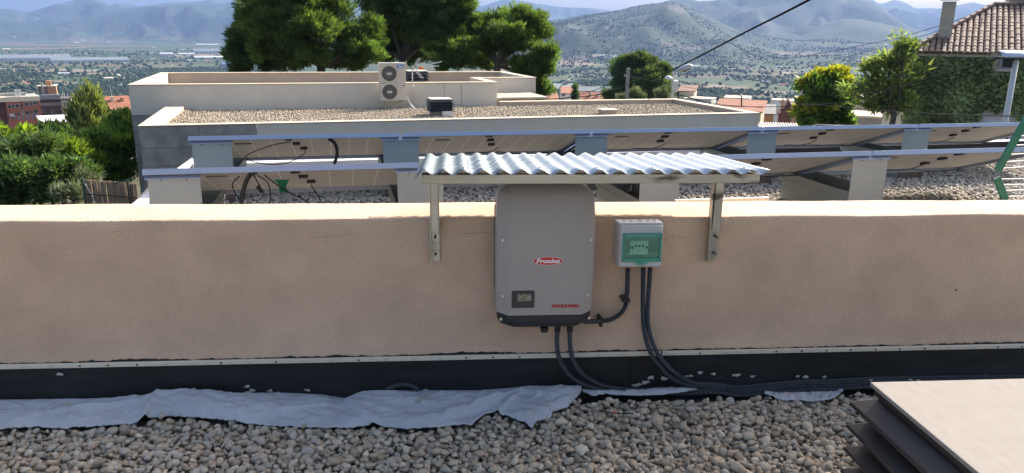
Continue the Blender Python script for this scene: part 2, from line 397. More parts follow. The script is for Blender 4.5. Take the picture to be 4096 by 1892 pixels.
def base_z(az, r):
    lx = np.log10(np.maximum(r, 1.))
    zl = interp(lx, [1., 1.6, 2.0, 2.3, 2.6, 2.85, 3.18, 3.5, 3.8, 4.2], [-7., -9, -14, -30, -62, -94, -100, -100, -98, -80])
    zr = interp(lx, [1., 1.6, 2.0, 2.3, 2.6, 2.85, 3.18, 3.5, 3.8, 4.2], [-5.5, -6.5, -10, -26, -58, -90, -100, -92, -72, -40])
    t = np.clip((az + .1) / .3, 0, 1); return zl * (1 - t) + zr * t
_sites = None
def terrain_mesh():
    naz, nr = 520, 330
    az = np.radians(np.linspace(-62, 62, naz)); r = np.exp(np.linspace(math.log(14.), math.log(15500.), nr))
    A, Rr = np.meshgrid(az, r)
    X = Rr * np.sin(A); Y = Rr * np.cos(A); Z = base_z(A, Rr)
    # noise field by sampling mathutils noise on a coarse lattice, then bilinear
    def nfield(X, Y, s, seed, ridged=False):
        gx = np.arange(-16000 / s - 2, 16000 / s + 3)
        hsh = np.random.default_rng(seed).random((len(gx), len(gx))) * 2 - 1
        fx = X / s - gx[0]; fy = Y / s - gx[0]; ix = fx.astype(int); iy = fy.astype(int); fx -= ix; fy -= iy
        fx = fx * fx * (3 - 2 * fx); fy = fy * fy * (3 - 2 * fy)
        v = (hsh[iy, ix] * (1 - fx) + hsh[iy, ix + 1] * fx) * (1 - fy) + (hsh[iy + 1, ix] * (1 - fx) + hsh[iy + 1, ix + 1] * fx) * fy
        return 1 - 2 * np.abs(v) if ridged else v
    rid = sum(a * nfield(X + 37 * k, Y - 91 * k, s, 20 + k, True) for k, (s, a) in enumerate([(1500, 1.), (700, .55), (320, .3), (150, .16), (70, .08)]))
    M = np.zeros_like(Z)
    for (sa, se), D, r0, back, amp in ((SKY_FAR, 11500., 7600., 4000., 260.), (SKY_MID, 8200., 5600., 2500., 190.), (SKY_BIG, 6800., 4300., 2200., 190.), (SKY_HILL, 4300., 2700., 1500., 120.), (SKY_SPUR, 5200., 3300., 1500., 60.)):
        H = CAMH + D * np.tan(interp(A, sa, se))
        t = np.clip((Rr - r0) / (D - r0), 0, 1); tb = np.clip((Rr - D) / back, 0, 1)
        lift = np.maximum(H - Z, 0)
        prof = t ** 1.35 * (1 - .55 * tb * tb * (3 - 2 * tb))
        hz = Z + lift * prof + amp * (rid - .6) * np.sin(PI * np.clip(t, 0, 1)) * np.clip(lift / 150, 0, 1)
        # never above the line of sight to the skyline
        cap = CAMH + Rr * np.tan(interp(A, sa, se)) - 2 - (1 - t) * 25
        hz = np.where(Rr <= D, np.minimum(hz, np.maximum(cap, Z)), hz)
        M = np.maximum(M, hz - Z)
    Z = Z + M + np.clip((Rr - 400) / 900, 0, 1) * 5 * nfield(X, Y, 420, 5)
    # parcel colours
    rg = np.random.default_rng(3); ns = 1500
    sr = np.exp(rg.uniform(math.log(300), math.log(6500), ns)); sa_ = rg.uniform(-.95, .95, ns)
    sx = sr * np.sin(sa_); sy = sr * np.cos(sa_)
    pal = .72 * np.array([(.065, .10, .050), (.075, .115, .055), (.055, .090, .045), (.10, .125, .065), (.16, .14, .09), (.26, .21, .145), (.16, .115, .08), (.06, .075, .04), (.30, .255, .19)])
    pk = rg.choice(len(pal), ns, p=[.22, .22, .19, .13, .08, .04, .03, .07, .02])
    V = np.stack([X.ravel(), Y.ravel(), Z.ravel()], 1)
    colr = np.zeros((len(V), 4), np.float32); colr[:, 3] = 1
    wx = X.ravel() + 25 * nfield(X, Y, 160, 8).ravel(); wy = Y.ravel()
    for i in range(0, len(V), 20000):
        sl_ = slice(i, i + 20000)
        # anisotropic cells: fields run across the view
        dx = (wx[sl_, None] - sx[None]) * .75; dy = wy[sl_, None] - sy[None]
        colr[sl_, :3] = pal[pk[np.argmin(dx * dx + dy * dy, 1)]]
    mfrac = np.clip(M.ravel() / 35, 0, 1)[:, None]
    slope_col = np.array([(.034, .054, .032)]) * (1 + .25 * nfield(X, Y, 300, 9).ravel()[:, None])
    rock = np.clip((nfield(X, Y, 130, 14).ravel() * .6 + nfield(X, Y, 45, 15).ravel() * .5 - .38) * 5, 0, 1)[:, None] * np.clip(rid.ravel()[:, None] * .8, .2, 1)
    colr[:, :3] = colr[:, :3] * (1 - mfrac) + (slope_col * (1 - rock) + np.array([(.12, .11, .10)]) * rock) * mfrac
    near = (Rr.ravel() < 330)[:, None]
    colr[:, :3] = np.where(near, np.array([(.10, .10, .06)]), colr[:, :3])
    idx = np.arange(nr * naz).reshape(nr, naz)
    F = np.stack([idx[:-1, :-1], idx[:-1, 1:], idx[1:, 1:], idx[1:, :-1]], -1).reshape(-1, 4)
    return V, F, colr, (az, r, Z)
TV, TF, TC, TG = terrain_mesh()
def ground_z(x, y):
    az, r, Z = TG; a = math.atan2(x, y); q = math.hypot(x, y)
    i = (math.log(max(q, 14.01)) - math.log(14.)) / (math.log(15500.) - math.log(14.)) * (len(r) - 1); j = (a - az[0]) / (az[-1] - az[0]) * (len(az) - 1)
    i0 = int(min(max(i, 0), len(r) - 2)); j0 = int(min(max(j, 0), len(az) - 2)); fi = min(max(i - i0, 0), 1); fj = min(max(j - j0, 0), 1)
    return float((Z[i0, j0] * (1 - fj) + Z[i0, j0 + 1] * fj) * (1 - fi) + (Z[i0 + 1, j0] * (1 - fj) + Z[i0 + 1, j0 + 1] * fj) * fi)
gm = bpy.data.materials.new('valley_ground'); gm.use_nodes = True
nt = gm.node_tree; b_ = nt.nodes['Principled BSDF']; b_.inputs['Roughness'].default_value = .95; b_.inputs['Specular IOR Level'].default_value = .1
at_ = nt.nodes.new('ShaderNodeVertexColor'); at_.layer_name = 'ground_colour'
tc_ = nt.nodes.new('ShaderNodeTexCoord')
vo = nt.nodes.new('ShaderNodeTexVoronoi'); vo.inputs['Scale'].default_value = .075; lnk(nt, tc_.outputs['Object'], vo.inputs['Vector'])
mr_ = nt.nodes.new('ShaderNodeMapRange'); mr_.inputs['From Min'].default_value = .15; mr_.inputs['From Max'].default_value = .62; mr_.inputs['To Min'].default_value = .68; mr_.inputs['To Max'].default_value = 1.15
lnk(nt, vo.outputs['Distance'], mr_.inputs[0])
nz_ = nt.nodes.new('ShaderNodeTexNoise'); nz_.inputs['Scale'].default_value = .03; nz_.inputs['Detail'].default_value = 8; lnk(nt, tc_.outputs['Object'], nz_.inputs['Vector'])
mr2_ = nt.nodes.new('ShaderNodeMapRange'); mr2_.inputs['From Min'].default_value = .3; mr2_.inputs['From Max'].default_value = .7; mr2_.inputs['To Min'].default_value = .65; mr2_.inputs['To Max'].default_value = 1.35
lnk(nt, nz_.outputs['Fac'], mr2_.inputs[0])
mu_ = nt.nodes.new('ShaderNodeMath'); mu_.operation = 'MULTIPLY'; lnk(nt, mr_.outputs[0], mu_.inputs[0]); lnk(nt, mr2_.outputs[0], mu_.inputs[1])
vs_ = nt.nodes.new('ShaderNodeVectorMath'); vs_.operation = 'SCALE'; lnk(nt, at_.outputs[0], vs_.inputs[0]); lnk(nt, mu_.outputs[0], vs_.inputs['Scale'])
lnk(nt, vs_.outputs[0], b_.inputs['Base Color'])
me = np_mesh('valley_ground', TV, TF, 4)
ca = me.color_attributes.new('ground_colour', 'FLOAT_COLOR', 'POINT'); ca.data.foreach_set('color', TC.ravel())
ter = bpy.data.objects.new('valley_ground', me); COL.objects.link(ter); fin(ter, gm, True, 0)
set_tags(ter, 'wide valley of olive groves rising to blue mountains', kind='structure')

# ------------------------------------------------------------------ haze: one closed box round everything
hz = MB().box(-14500, 14500, -60, 15700, -102 - 6, float(TV[:, 2].max()) + 12)
hm = bpy.data.materials.new('haze_air'); hm.use_nodes = True
nt = hm.node_tree; nt.nodes.clear(); ho = nt.nodes.new('ShaderNodeOutputMaterial'); pv = nt.nodes.new('ShaderNodeVolumePrincipled')
pv.inputs['Color'].default_value = (.27, .42, .78, 1); pv.inputs['Density'].default_value = 8.8e-5; pv.inputs['Anisotropy'].default_value = .1
lnk(nt, pv.outputs[0], ho.inputs['Volume'])
hazeo = build(hz, 'haze', hm, kind='stuff', label='thin blue haze filling the valley air')

# ================================================================== OWN ROOF
WX0, WX1, WY0, WY1, WZ = -4.2, 5.4, 3.40, 3.75, .916
def own_wall():
    root = thing('parapet_wall', 'long beige plastered parapet wall crossing the photo with sunlit top', 'wall', (0, 3.57, 0))
    nx = 900; prof = []
    # profile from membrane edge up the face, over the rounded top, down the back
    prof += [(3.396, .249), (3.3845, .2505), (3.3835, .254), (3.386, .262), (3.394, .285), (3.40, .33), (3.40, .45), (3.40, .6), (3.40, .75), (3.40, .86), (3.40, .900), (3.4015, .9085), (3.4045, .9130), (3.410, .9152), (3.416, .9160), (3.420, .9162), (3.45, .9165), (3.52, .917), (3.6, .917), (3.68, .916), (3.735, .914), (3.745, .909), (3.75, .895), (3.75, .7), (3.75, .42)]
    rows = []
    for i in range(nx + 1):
        x = WX0 + (WX1 - WX0) * i / nx; row = []
        for k, (y, z) in enumerate(prof):
            dy = (.004 * fbm(x * 1.3, z * 2, 3.1)) if k > 4 else -.0012 * abs(fbm(x * 30, k * .3)); dz = 0
            if 9 <= k <= 17: dz = .006 * fbm(x * 2.1, 7.7, k * .05); dy += .003 * fbm(x * 9, z * 5)
            if 19 <= k <= 22: dz = .003 * fbm(x * 2.1, 2.7)
            if k <= 3: dz = .008 * fbm(x * 3.2, 1.3) + .006 * fbm(x * 17, 5.1) + .005 * fbm(x * 55, 2.2); dz = max(dz, -.0065) * (1 if k < 3 else .6)
            row.append((x, y + dy, z + dz))
        rows.append(row)
    rows = [[r[k] for r in rows] for k in range(len(prof))]
    build(MB().grid([r[::-1] for r in rows]), 'wall_render', plaster, root, smooth=True)
    # rough plaster lip above the membrane
    mb = MB(); xs = np.linspace(WX0, WX1, 700)
    lip = [[(x, 3.389 - .004 * abs(fbm(x * 30, 1)), .259 + .009 * fbm(x * 3.2, 1.3) + .006 * fbm(x * 17, 5.1) + .004 * fbm(x * 60, 2.2)) for x in xs], [(x, 3.405, .290 + .01 * fbm(x * 2, 9)) for x in xs]]
    mem = thing('membrane_upstand', 'black bitumen membrane strip folded up the foot of the parapet wall', 'waterproofing', (0, 3.38, 0))
    rows = []
    for (y, z) in ((3.402, .280), (3.393, .262), (3.3865, .245), (3.386, .20), (3.384, .12), (3.380, .06), (3.368, .028), (3.34, .012), (3.25, .006)):
        rows.append([(x, y + .0025 * fbm(x * 2.5, z * 8, 4) + .0012 * fbm(x * 14, z * 20), z + (.004 * fbm(x * 12, 3.3) if z > .27 else 0)) for x in np.linspace(WX0, WX1, 420)])
    build(MB().grid(rows), 'membrane_sheet', membrane, mem, smooth=True)
    rgc = random.Random(31)
    for u, v, n_ in ((660, 1562, 4), (760, 1556, 3), (860, 1566, 2), (1010, 1570, 5), (1100, 1567, 1), (1495, 1562, 2), (1560, 1566, 2), (1720, 1558, 1), (3480, 1520, 2), (3650, 1516, 3), (2700, 1548, 3)):
        for q_ in range(n_):
            p = ony(u + rgc.uniform(-30, 30), v + rgc.uniform(-2, 8), 3.345); rr = rgc.uniform(.004, .010); n = 7
            vs = [(p[0] + rr * 1.6 * math.cos(2 * PI * k / n) * rgc.uniform(.7, 1.2), p[1] + rr * .6 * math.sin(2 * PI * k / n), p[2] + rr * .5 * math.sin(2 * PI * k / n)) for k in range(n)] + [(p[0], p[1] - .002, p[2] + rr * .6), (p[0], p[1], p[2] - rr * .5)]
            build(MB().add(vs, [(k, (k + 1) % n, n) for k in range(n)] + [((k + 1) % n, k, n + 1) for k in range(n)]), 'plaster_flake', paper, mem)
    for x0, x1 in ((.86, 1.07), (3.0, 3.19), (-3.3, -3.1)):         # overlapping seam patches
        mb = MB(); mb.box(x0, x1, 3.3795, 3.3840, .03, .216); build(mb, 'seam_patch', black_pl, mem)
    fl = [ (u, v) for u, v in ((240, 1496), (990, 1545), (1009, 1560), (1082, 1562), (1230, 1560), (2548, 1540), (2580, 1528), (2600, 1510), (2660, 1515), (2765, 1503), (2800, 1490), (2850, 1495), (2945, 1500), (3010, 1505), (3190, 1505), (3220, 1508), (3296, 1506), (3125, 1528), (3940, 1500), (2745, 1505), (2700, 1560))]
    for i, (u, v) in enumerate(fl):
        p = ony(u, v, 3.376); big = 1.6 if i in (5, 6, 7, 8, 12) else 1.
        n = 9; rg = random.Random(i); mb = MB()
        vs = []
        for k in range(n):
            a = 2 * PI * k / n; rr = rg.uniform(.005, .013) * big
            vs.append((p[0] + rr * 1.5 * math.cos(a), p[1] - .001 - rg.random() * .004, p[2] + rr * .8 * math.sin(a)))
        vs.append((p[0], p[1] - .006, p[2])); mb.add(vs, [(k, (k + 1) % n, n) for k in range(n)])
        build(mb, 'plaster_flake', paper, mem)
    # clamping strips with their screws
    for (xa, xb, lab) in ((WX0, 1.005, 'long aluminium clamping strip screwed along the wall foot, left length'), (1.011, WX1, 'aluminium clamping strip on the wall foot, right of the strip joint')):
        st = thing('clamping_strip', lab, 'metal strip', ((xa + xb) / 2, 3.38, .22), group='aluminium clamping strips at the wall foot')
        mb = MB(); n = 60; rows = []
        for (y, z) in ((3.385, .219), (3.380, .220), (3.3795, .232), (3.3775, .2325), (3.3775, .241), (3.380, .243), (3.386, .243)):
            rows.append([(x, y + .0008 * fbm(x * 2.4, 1.), z + .0012 * fbm(x * 1.4, 6.)) for x in np.linspace(xa, xb, n)])
        mb.grid(rows); build(mb, 'strip_profile', strip_mat, st, smooth=False)
        x = xa + .06
        while x < xb - .03:
            if -2.4 < x < 3.4:
                mb = MB(); mb.tube([(x, 3.380, .230), (x, 3.3755, .230)], .0046, 10); mb.tube([(x, 3.3755, .230), (x, 3.3745, .230)], .0022, 6)
                build(mb, 'screw', dark_metal if random.random() < .45 else screw_mat, st)
            x += .128 + random.uniform(-.004, .004)
    # thin cracks in the plaster: real grooves drawn as narrow sunken strips
    for pts in ([(1240, 945), (1275, 952), (1310, 942), (1345, 946), (1385, 935), (1430, 948), (1440, 975), (1447, 990)], [(2655, 957), (2690, 945), (2730, 950), (2775, 955)],
                [(1820, 925), (1870, 935), (1925, 928), (1975, 935)], [(430, 935), (480, 925), (500, 950), (520, 955)], [(2450, 1020), (2440, 1060), (2425, 1090)]):
        P = [ony(u, v, 3.3975) for u, v in pts]; path = catmull(P, 5); path = [q + np.array([0, 0, .003 * fbm(q[0] * 60, 3)]) for q in path]
        rows = [[(q[0], q[1], q[2] + .0007) for q in path], [(q[0], q[1], q[2] - .0007) for q in path]]
        build(MB().grid(rows), 'crack', mat('crack_dark', (.27, .185, .13), .95), root)
    mb = MB(); p = ony(3821, 1160, 3.397); mb.tube([p, p + np.array([.004, -.006, .002])], .0035, 7); build(mb, 'plug_hole', dark_metal, root)
own_wall()

# ---- pebbles
def ico(sub):
    bm = bmesh.new(); bmesh.ops.create_icosphere(bm, subdivisions=sub, radius=1.); bm.verts.ensure_lookup_table()
    v = np.array([tuple(q.co) for q in bm.verts]); f = np.array([[q.index for q in p.verts] for p in bm.faces]); bm.free(); return v, f
ICO1, ICO2, ICO3 = ico(1), ico(2), ico(3)
def stone_shapes(base, n, seed):
    v, f = base; out = []
    rg = np.random.default_rng(seed)
    for i in range(n):
        q = v.copy()
        for _ in range(7):                         # knock off flats, as broken and worn pebbles have
            d = rg.normal(size=3); d /= np.linalg.norm(d); c = rg.uniform(.55, .85); s = q @ d
            q -= np.outer(np.maximum(s - c, 0) * .85, d)
        q *= 1 + .05 * rg.normal(size=(len(q), 1)); q *= rg.uniform([.85, .6, .45], [1.15, .9, .7])
        out.append(q)
    return out, f
def rotmats(n, rg, tilt=.5):
    a = rg.uniform(0, 2 * PI, n); b = rg.normal(0, tilt, n); c = rg.normal(0, tilt, n)
    ca, sa, cb, sb, cc, sc = np.cos(a), np.sin(a), np.cos(b), np.sin(b), np.cos(c), np.sin(c)
    M = np.empty((n, 3, 3))
    M[:, 0, 0] = ca * cb; M[:, 0, 1] = ca * sb * sc - sa * cc; M[:, 0, 2] = ca * sb * cc + sa * sc
    M[:, 1, 0] = sa * cb; M[:, 1, 1] = sa * sb * sc + ca * cc; M[:, 1, 2] = sa * sb * cc - ca * sc
    M[:, 2, 0] = -sb; M[:, 2, 1] = cb * sc; M[:, 2, 2] = cb * cc
    return M
def scatter_stones(P, S, shapes, faces, rg, tilt=.5):
    n = len(P); M = rotmats(n, rg, tilt); k = rg.integers(0, len(shapes), n); SH = np.stack(shapes)[k]
    V = np.einsum('nij,nvj->nvi', M, SH * S[:, None, None]) + P[:, None, :]
    nv = SH.shape[1]; F = faces[None] + (np.arange(n) * nv)[:, None, None]
    return V.reshape(-1, 3), F.reshape(-1, 3), M, k
rg = np.random.default_rng(5)
def jitter(x0, x1, y0, y1, d, rg, j=.45):
    xs = np.arange(x0, x1, d); ys = np.arange(y0, y1, d * .87); X, Y = np.meshgrid(xs, ys); X[1::2] += d / 2
    X = X + rg.uniform(-j, j, X.shape) * d; Y = Y + rg.uniform(-j, j, Y.shape) * d; return X.ravel(), Y.ravel()
gb = MB(); gb.box(-9, 11, -12, 3.398, -.05, .006)
roof_floor = build(gb, 'gravel_roof_floor', mat('gravel_floor', (.34, .31, .26), .95, col2=(.20, .18, .15), nscale=24, ncontrast=.5, bump=1., bscale=26), kind='structure', label='own roof floor under a bed of rounded grey pebbles')
def bed_z(x, y): return .030 + .014 * fbm(x * 1.6, y * 2.2, 1.7) + .012 * max(0, (y - 3.0)) * 0
layers = []
for (d, zz, s0, s1) in ((.028, .0, .012, .020), (.031, .012, .013, .022), (.044, .024, .014, .026)):
    X, Y = jitter(-2.7, 3.4, 2.42, 3.33, d, rg)
    Zb = np.array([bed_z(a, b) for a, b in zip(X, Y)]) + zz - .012 + rg.uniform(-.004, .006, len(X))
    S = rg.uniform(s0 * .8, s1, len(X)) * np.where(rg.random(len(X)) < .10, 1.4, 1.)
    layers.append(np.stack([X, Y, Zb, S], 1))
L = np.concatenate(layers)
# stones stop where the cloth lies
CL_LOW = [(0, 1717), (116, 1707), (233, 1714), (408, 1704), (542, 1695), (582, 1678), (658, 1666), (775, 1670), (932, 1684), (990, 1695), (1107, 1704), (1281, 1710), (1398, 1713), (1481, 1701), (1579, 1712), (1634, 1717), (1780, 1706), (1889, 1696), (1943, 1655), (1981, 1649), (2068, 1679), (2100, 1690), (2123, 1714), (2150, 1685), (2204, 1668), (2210, 1649), (2270, 1630), (2302, 1598), (2329, 1564)]
CL_UP = [(0, 1598), (291, 1596), (495, 1588), (582, 1582), (640, 1564), (745, 1556), (815, 1567), (873, 1573), (1106, 1569), (1281, 1576), (1380, 1592), (1444, 1567), (1481, 1562), (1672, 1560), (1916, 1560), (2025, 1552), (2123, 1541), (2242, 1543), (2329, 1560)]
lowx = np.array([onz(u, v, .062)[:2] for u, v in [(-300, 1722)] + CL_LOW]); upp = np.array([ony(u, v, 3.35) for u, v in [(-300, 1600)] + CL_UP])
yl = np.interp(L[:, 0], lowx[:, 0], lowx[:, 1]); under = (L[:, 1] > yl + .02) & (L[:, 0] < lowx[-1, 0])
L[under, 2] -= .03
L = L[~((L[:, 1] > yl + .06) & (L[:, 0] < lowx[-1, 0] - .1))]
L = L[~((L[:, 1] > 3.27))]
depth = (L[:, :3] - CAM) @ FW
u_ = CX + FPX * ((L[:, :3] - CAM) @ RT) / depth; v_ = CY - FPX * ((L[:, :3] - CAM) @ UP) / depth
L = L[(u_ > -80) & (u_ < 4170) & (v_ < 1990)]
top = (L[:, 2] > np.percentile(L[:, 2], 62)); d_ = np.linalg.norm(L[:, :3] - CAM, axis=1)
u_ = CX + FPX * ((L[:, :3] - CAM) @ RT) / ((L[:, :3] - CAM) @ FW); v_ = CY - FPX * ((L[:, :3] - CAM) @ UP) / ((L[:, :3] - CAM) @ FW)
score = np.where(top & (v_ < 1900) & (u_ > 0) & (u_ < 3420), L[:, 3] / d_, 0)
pick = np.argsort(-score)[:298]; mask = np.zeros(len(L), bool); mask[pick] = True
SH2, F2 = stone_shapes(ICO2, 24, 1)
rest = L[~mask]
V, F, _, _ = scatter_stones(rest[:, :3], rest[:, 3], SH2, F2, np.random.default_rng(9), .4)
pebbles = build_np(V, F, 3, 'pebble_bed', stone_i, roof_floor, smooth=True, kind='stuff')
smeshes = []
for i in range(14):
    me = np_mesh('stone', SH2[i], F2, 3); me.materials.append(stone_o); me.polygons.foreach_set('use_smooth', np.ones(len(me.polygons), bool)); smeshes.append(me)
iw = W(roof_floor).inverted(); rs = random.Random(3)
for q in L[mask]:
    o = bpy.data.objects.new('stone', smeshes[rs.randrange(14)]); COL.objects.link(o); o.parent = roof_floor
    o.location = iw @ Vector(q[:3] + np.array([0, 0, .003])); o.rotation_euler = (rs.gauss(0, .35), rs.gauss(0, .35), rs.uniform(0, 6.28)); o.scale = (q[3],) * 3

# ---- geotextile
def cloth():
    n = 520; m = 34
    xs = np.linspace(lowx[1, 0] - .25, lowx[-1, 0] - .002, n)
    lowy = np.interp(xs, lowx[:, 0], lowx[:, 1]); upz = np.interp(xs, upp[:, 0], upp[:, 2])
    rows = []
    for j in range(m):
        t = j / (m - 1); row = []
        for i, x in enumerate(xs):
            y = lowy[i] + (3.35 - lowy[i]) * t; z0 = .064 + .004 * fbm(x * 20, 1); z1 = upz[i]
            edge = min(1, (1 - t) * 8) * min(1, t * 5)
            z = z0 * (1 - t) + z1 * t + edge * (.024 * fbm(x * 2.3, y * 4, 2.) + .016 * abs(fbm(x * 5 + y * 6, y * 7, 5.)) + .010 * abs(fbm(x * 11 - y * 9, y * 15, 8.)) + .003 * fbm(x * 40, y * 45, 2.)) + .012 * math.sin(PI * t) ** .7
            # long folds, sharp creases
            for (fa, fb, w_, h_) in FOLDS:
                d = np.array(fb) - np.array(fa); L_ = np.hypot(*d); tt = ((x - fa[0]) * d[0] + (y - fa[1]) * d[1]) / L_ ** 2
                if -.1 < tt < 1.1:
                    dist = ((x - fa[0]) * d[1] - (y - fa[1]) * d[0]) / L_
                    z += h_ * (1 - t ** 3) * math.exp(-(dist / w_) ** 2) * max(0, min(1, min(tt + .1, 1.1 - tt) * 5)) * (1 if dist < 0 else math.exp(-(dist / (w_ * .5)) ** 2))
            if t < .05: y += .012 * fbm(x * 24, 4.) + .006 * fbm(x * 70, 4.)
            row.append((x, min(y, 3.366), max(z, .03)))
        rows.append(row)
    o = build(MB().grid(rows), 'geotextile_cloth', cloth_mat, smooth=True, label='long crumpled blue-grey geotextile fleece lying between gravel and wall foot', cat='fleece')
    sol = o.modifiers.new('thickness', 'SOLIDIFY'); sol.thickness = .003
    return o
def fp(u, v): return tuple(onz(u, v, .08)[:2])
FOLDS = [(fp(560, 1690), fp(655, 1570), .02, .022), (fp(1780, 1660), fp(2125, 1548), .035, .035), (fp(1985, 1645), fp(2120, 1545), .015, .025), (fp(640, 1580), fp(900, 1600), .04, .02), (fp(1380, 1600), fp(1500, 1690), .03, .02), (fp(1120, 1640), fp(1330, 1610), .03, .012), (fp(200, 1650), fp(500, 1620), .03, .012)]
cloth()
def scrap(pts_low, pts_up, name, label, zl=.062, cat='fleece'):
    lo = catmull([onz(u, v, zl) for u, v in pts_low], 10); up = catmull([ony(u, v, 3.352) for u, v in pts_up], 10)
    n = 60; li = np.linspace(0, len(lo) - 1, n); ui = np.linspace(0, len(up) - 1, n); rows = []
    for j in range(8):
        t = j / 7; rows.append([lo[int(a)] * (1 - t) + up[int(b)] * t + np.array([0, 0, .006 * fbm(a * .3, t * 3, 4) + .01 * math.sin(PI * t)]) for a, b in zip(li, ui)])
    o = build(MB().grid(rows), name, cloth_mat, smooth=True, label=label, cat=cat); s = o.modifiers.new('thickness', 'SOLIDIFY'); s.thickness = .003
scrap([(2330, 1566), (2375, 1582), (2420, 1574), (2480, 1580), (2600, 1580), (2700, 1572), (2790, 1556)], [(2330, 1558), (2375, 1556), (2420, 1555), (2480, 1555), (2600, 1552), (2790, 1550)], 'geotextile_scrap', 'narrow pale fleece edge peeping out under the conduit bundle')
scrap([(3060, 1572), (3130, 1598), (3200, 1600), (3260, 1604), (3330, 1592), (3372, 1562)], [(3060, 1568), (3130, 1566), (3200, 1563), (3260, 1562), (3330, 1560), (3372, 1558)], 'geotextile_scrap', 'short blue-grey fleece scrap beside the brown louvred vent')
for (u, v, s_, lab) in ((1672, 1602, .022, 'pale stone lying alone on the fleece below the conduit offcut'), (265, 1624, .02, 'flat pale mortar crumb on the left end of the fleece'), (648, 1662, .024, 'brownish pebble resting on the lower edge of the fleece')):
    p = onz(u, v, .09); V, F, _, _ = scatter_stones(np.array([p]), np.array([s_]), SH2[2:3] if v < 1640 else SH2[5:6], F2, np.random.default_rng(int(u)), .3)
    build_np(V, F, 3, 'loose_stone', mat('pale_stone', (.42, .39, .33), .9, col2=(.34, .31, .26), nscale=30), smooth=True, label=lab, cat='stone')

# ---- conduits
def ribbed(path, r=.0115, step=.0042, n=12):
    P = catmull(path, 10); P = [Vector(q) for q in P]
    ds = [0]
    for a, b in zip(P[:-1], P[1:]): ds.append(ds[-1] + (b - a).length)
    tot = ds[-1]; m = int(tot / step * 2); s_ = np.linspace(0, tot, m); arr = np.array([tuple(q) for q in P])
    pts = np.stack([np.interp(s_, ds, arr[:, k]) for k in range(3)], 1)
    rr = [r * (1. if (i % 2) == 0 else .86) for i in range(m)]
    return MB().tube(pts, rr, n)
def cp(u, v, y=3.33): return ony(u, v, y)
def conduit(path, label, r=.0115):
    o = build(ribbed(path, r), 'corrugated_conduit', conduit_mat, smooth=False, label=label, cat='conduit', group='black corrugated conduits on the wall')
    return o
conduit([(.4 + .202, 3.28, .445), cp(2402, 1284, 3.34), cp(2440, 1279, 3.35), cp(2478, 1258, 3.35), cp(2500, 1228, 3.35), cp(2507, 1190, 3.35), cp(2510, 1130, 3.34), cp(2511, 1074, 3.335)], 'curved conduit joining the inverter side to the distribution box')
RY = 3.335
bun = [cp(2862, 1566, 3.325), cp(2960, 1578, 3.32), cp(3080, 1568, 3.325), cp(3200, 1556, 3.33), cp(3330, 1552, 3.33), cp(3480, 1545, 3.33), cp(3700, 1540, 3.335), cp(4150, 1534, 3.34)]
def off(pts, dz, dy): return [np.array(q) + np.array([0, dy, dz + .003 * fbm(i * 1.7, dz * 40)]) for i, q in enumerate(pts)]
conduit([cp(2573, 1072), cp(2572, 1150), cp(2572, 1250), cp(2578, 1330), cp(2600, 1405), cp(2640, 1465), cp(2690, 1512), cp(2760, 1540)] + off(bun, .016, .02), 'left conduit of the pair hanging under the distribution box')
conduit([cp(2601, 1072), cp(2596, 1150), cp(2590, 1250), cp(2596, 1320), cp(2620, 1395), cp(2662, 1455), cp(2712, 1500), cp(2780, 1533)] + off(bun, .028, .028), 'right conduit of the pair hanging under the distribution box')
conduit([cp(2230, 1316, 3.31), cp(2228, 1370, 3.325), cp(2236, 1430), cp(2262, 1480), cp(2305, 1520), cp(2370, 1548), cp(2460, 1564), cp(2600, 1572), cp(2740, 1576)] + off(bun, .0, -.012), 'left conduit dropping from the inverter bottom')
conduit([cp(2279, 1316, 3.31), cp(2280, 1370, 3.325), cp(2288, 1425), cp(2312, 1475), cp(2350, 1510), cp(2410, 1540), cp(2500, 1556), cp(2620, 1562), cp(2750, 1564)] + off(bun, .004, .012), 'right conduit dropping from the inverter bottom')
o = build(ribbed([ony(1545, 1562, 3.33), ony(1570, 1546, 3.33), ony(1610, 1538, 3.33), ony(1650, 1544, 3.33), ony(1672, 1558, 3.33)], .012), 'conduit_offcut', conduit_mat, label='short curved black conduit offcut lying on top of the fleece', cat='conduit offcut')
for (u, v, lab, hor) in ((2402, 1284, 'black pipe clip beside the inverter corner', True), (2505, 1199, 'black pipe clip on the conduit under the distribution box', False)):
    t = thing('pipe_clip', lab, 'pipe clip', ony(u, v, 3.36)); c = np.array(ony(u, v, 3.345))
    mb = MB()
    if hor: mb.box(c[0] - .008, c[0] + .008, c[1] - .018, 3.399, c[2] - .024, c[2] + .017)
    else: mb.box(c[0] - .022, c[0] + .016, c[1] - .018, 3.399, c[2] - .008, c[2] + .008)
    build(mb, 'clip_body', black_pl, t, bevel=.003)
    mb = MB(); q = c + np.array([0, -.016, .022 if hor else 0]); mb.box(q[0] - .005 - (0 if hor else .018), q[0] + .005 - (0 if hor else .018), q[1] - .01, q[1] + .004, q[2] - .006, q[2] + .008); build(mb, 'clip_latch', black_pl, t, bevel=.002)
for i, (u, v) in enumerate(((2906, 1572), (2926, 1573), (3224, 1556), (3362, 1550), (3440, 1548), (2494, 1560))):
    c = ony(u, v, 3.335); ring = [(c[0], c[1] + .033 * math.cos(a), c[2] + .022 * math.sin(a) + .006) for a in np.linspace(0, 2 * PI, 18)]
    build(MB().tube(ring, .0022, 6), 'cable_tie', black_pl, label=['cable tie round the bundle, first of a close pair', 'cable tie round the bundle, second of a close pair', 'cable tie in the middle of the conduit bundle', 'cable tie on the bundle left of the louvred vent', 'cable tie on the bundle touching the louvred vent', 'cable tie where the inverter conduits meet the fleece'][i], cat='cable tie', group='cable ties on the conduit bundle')
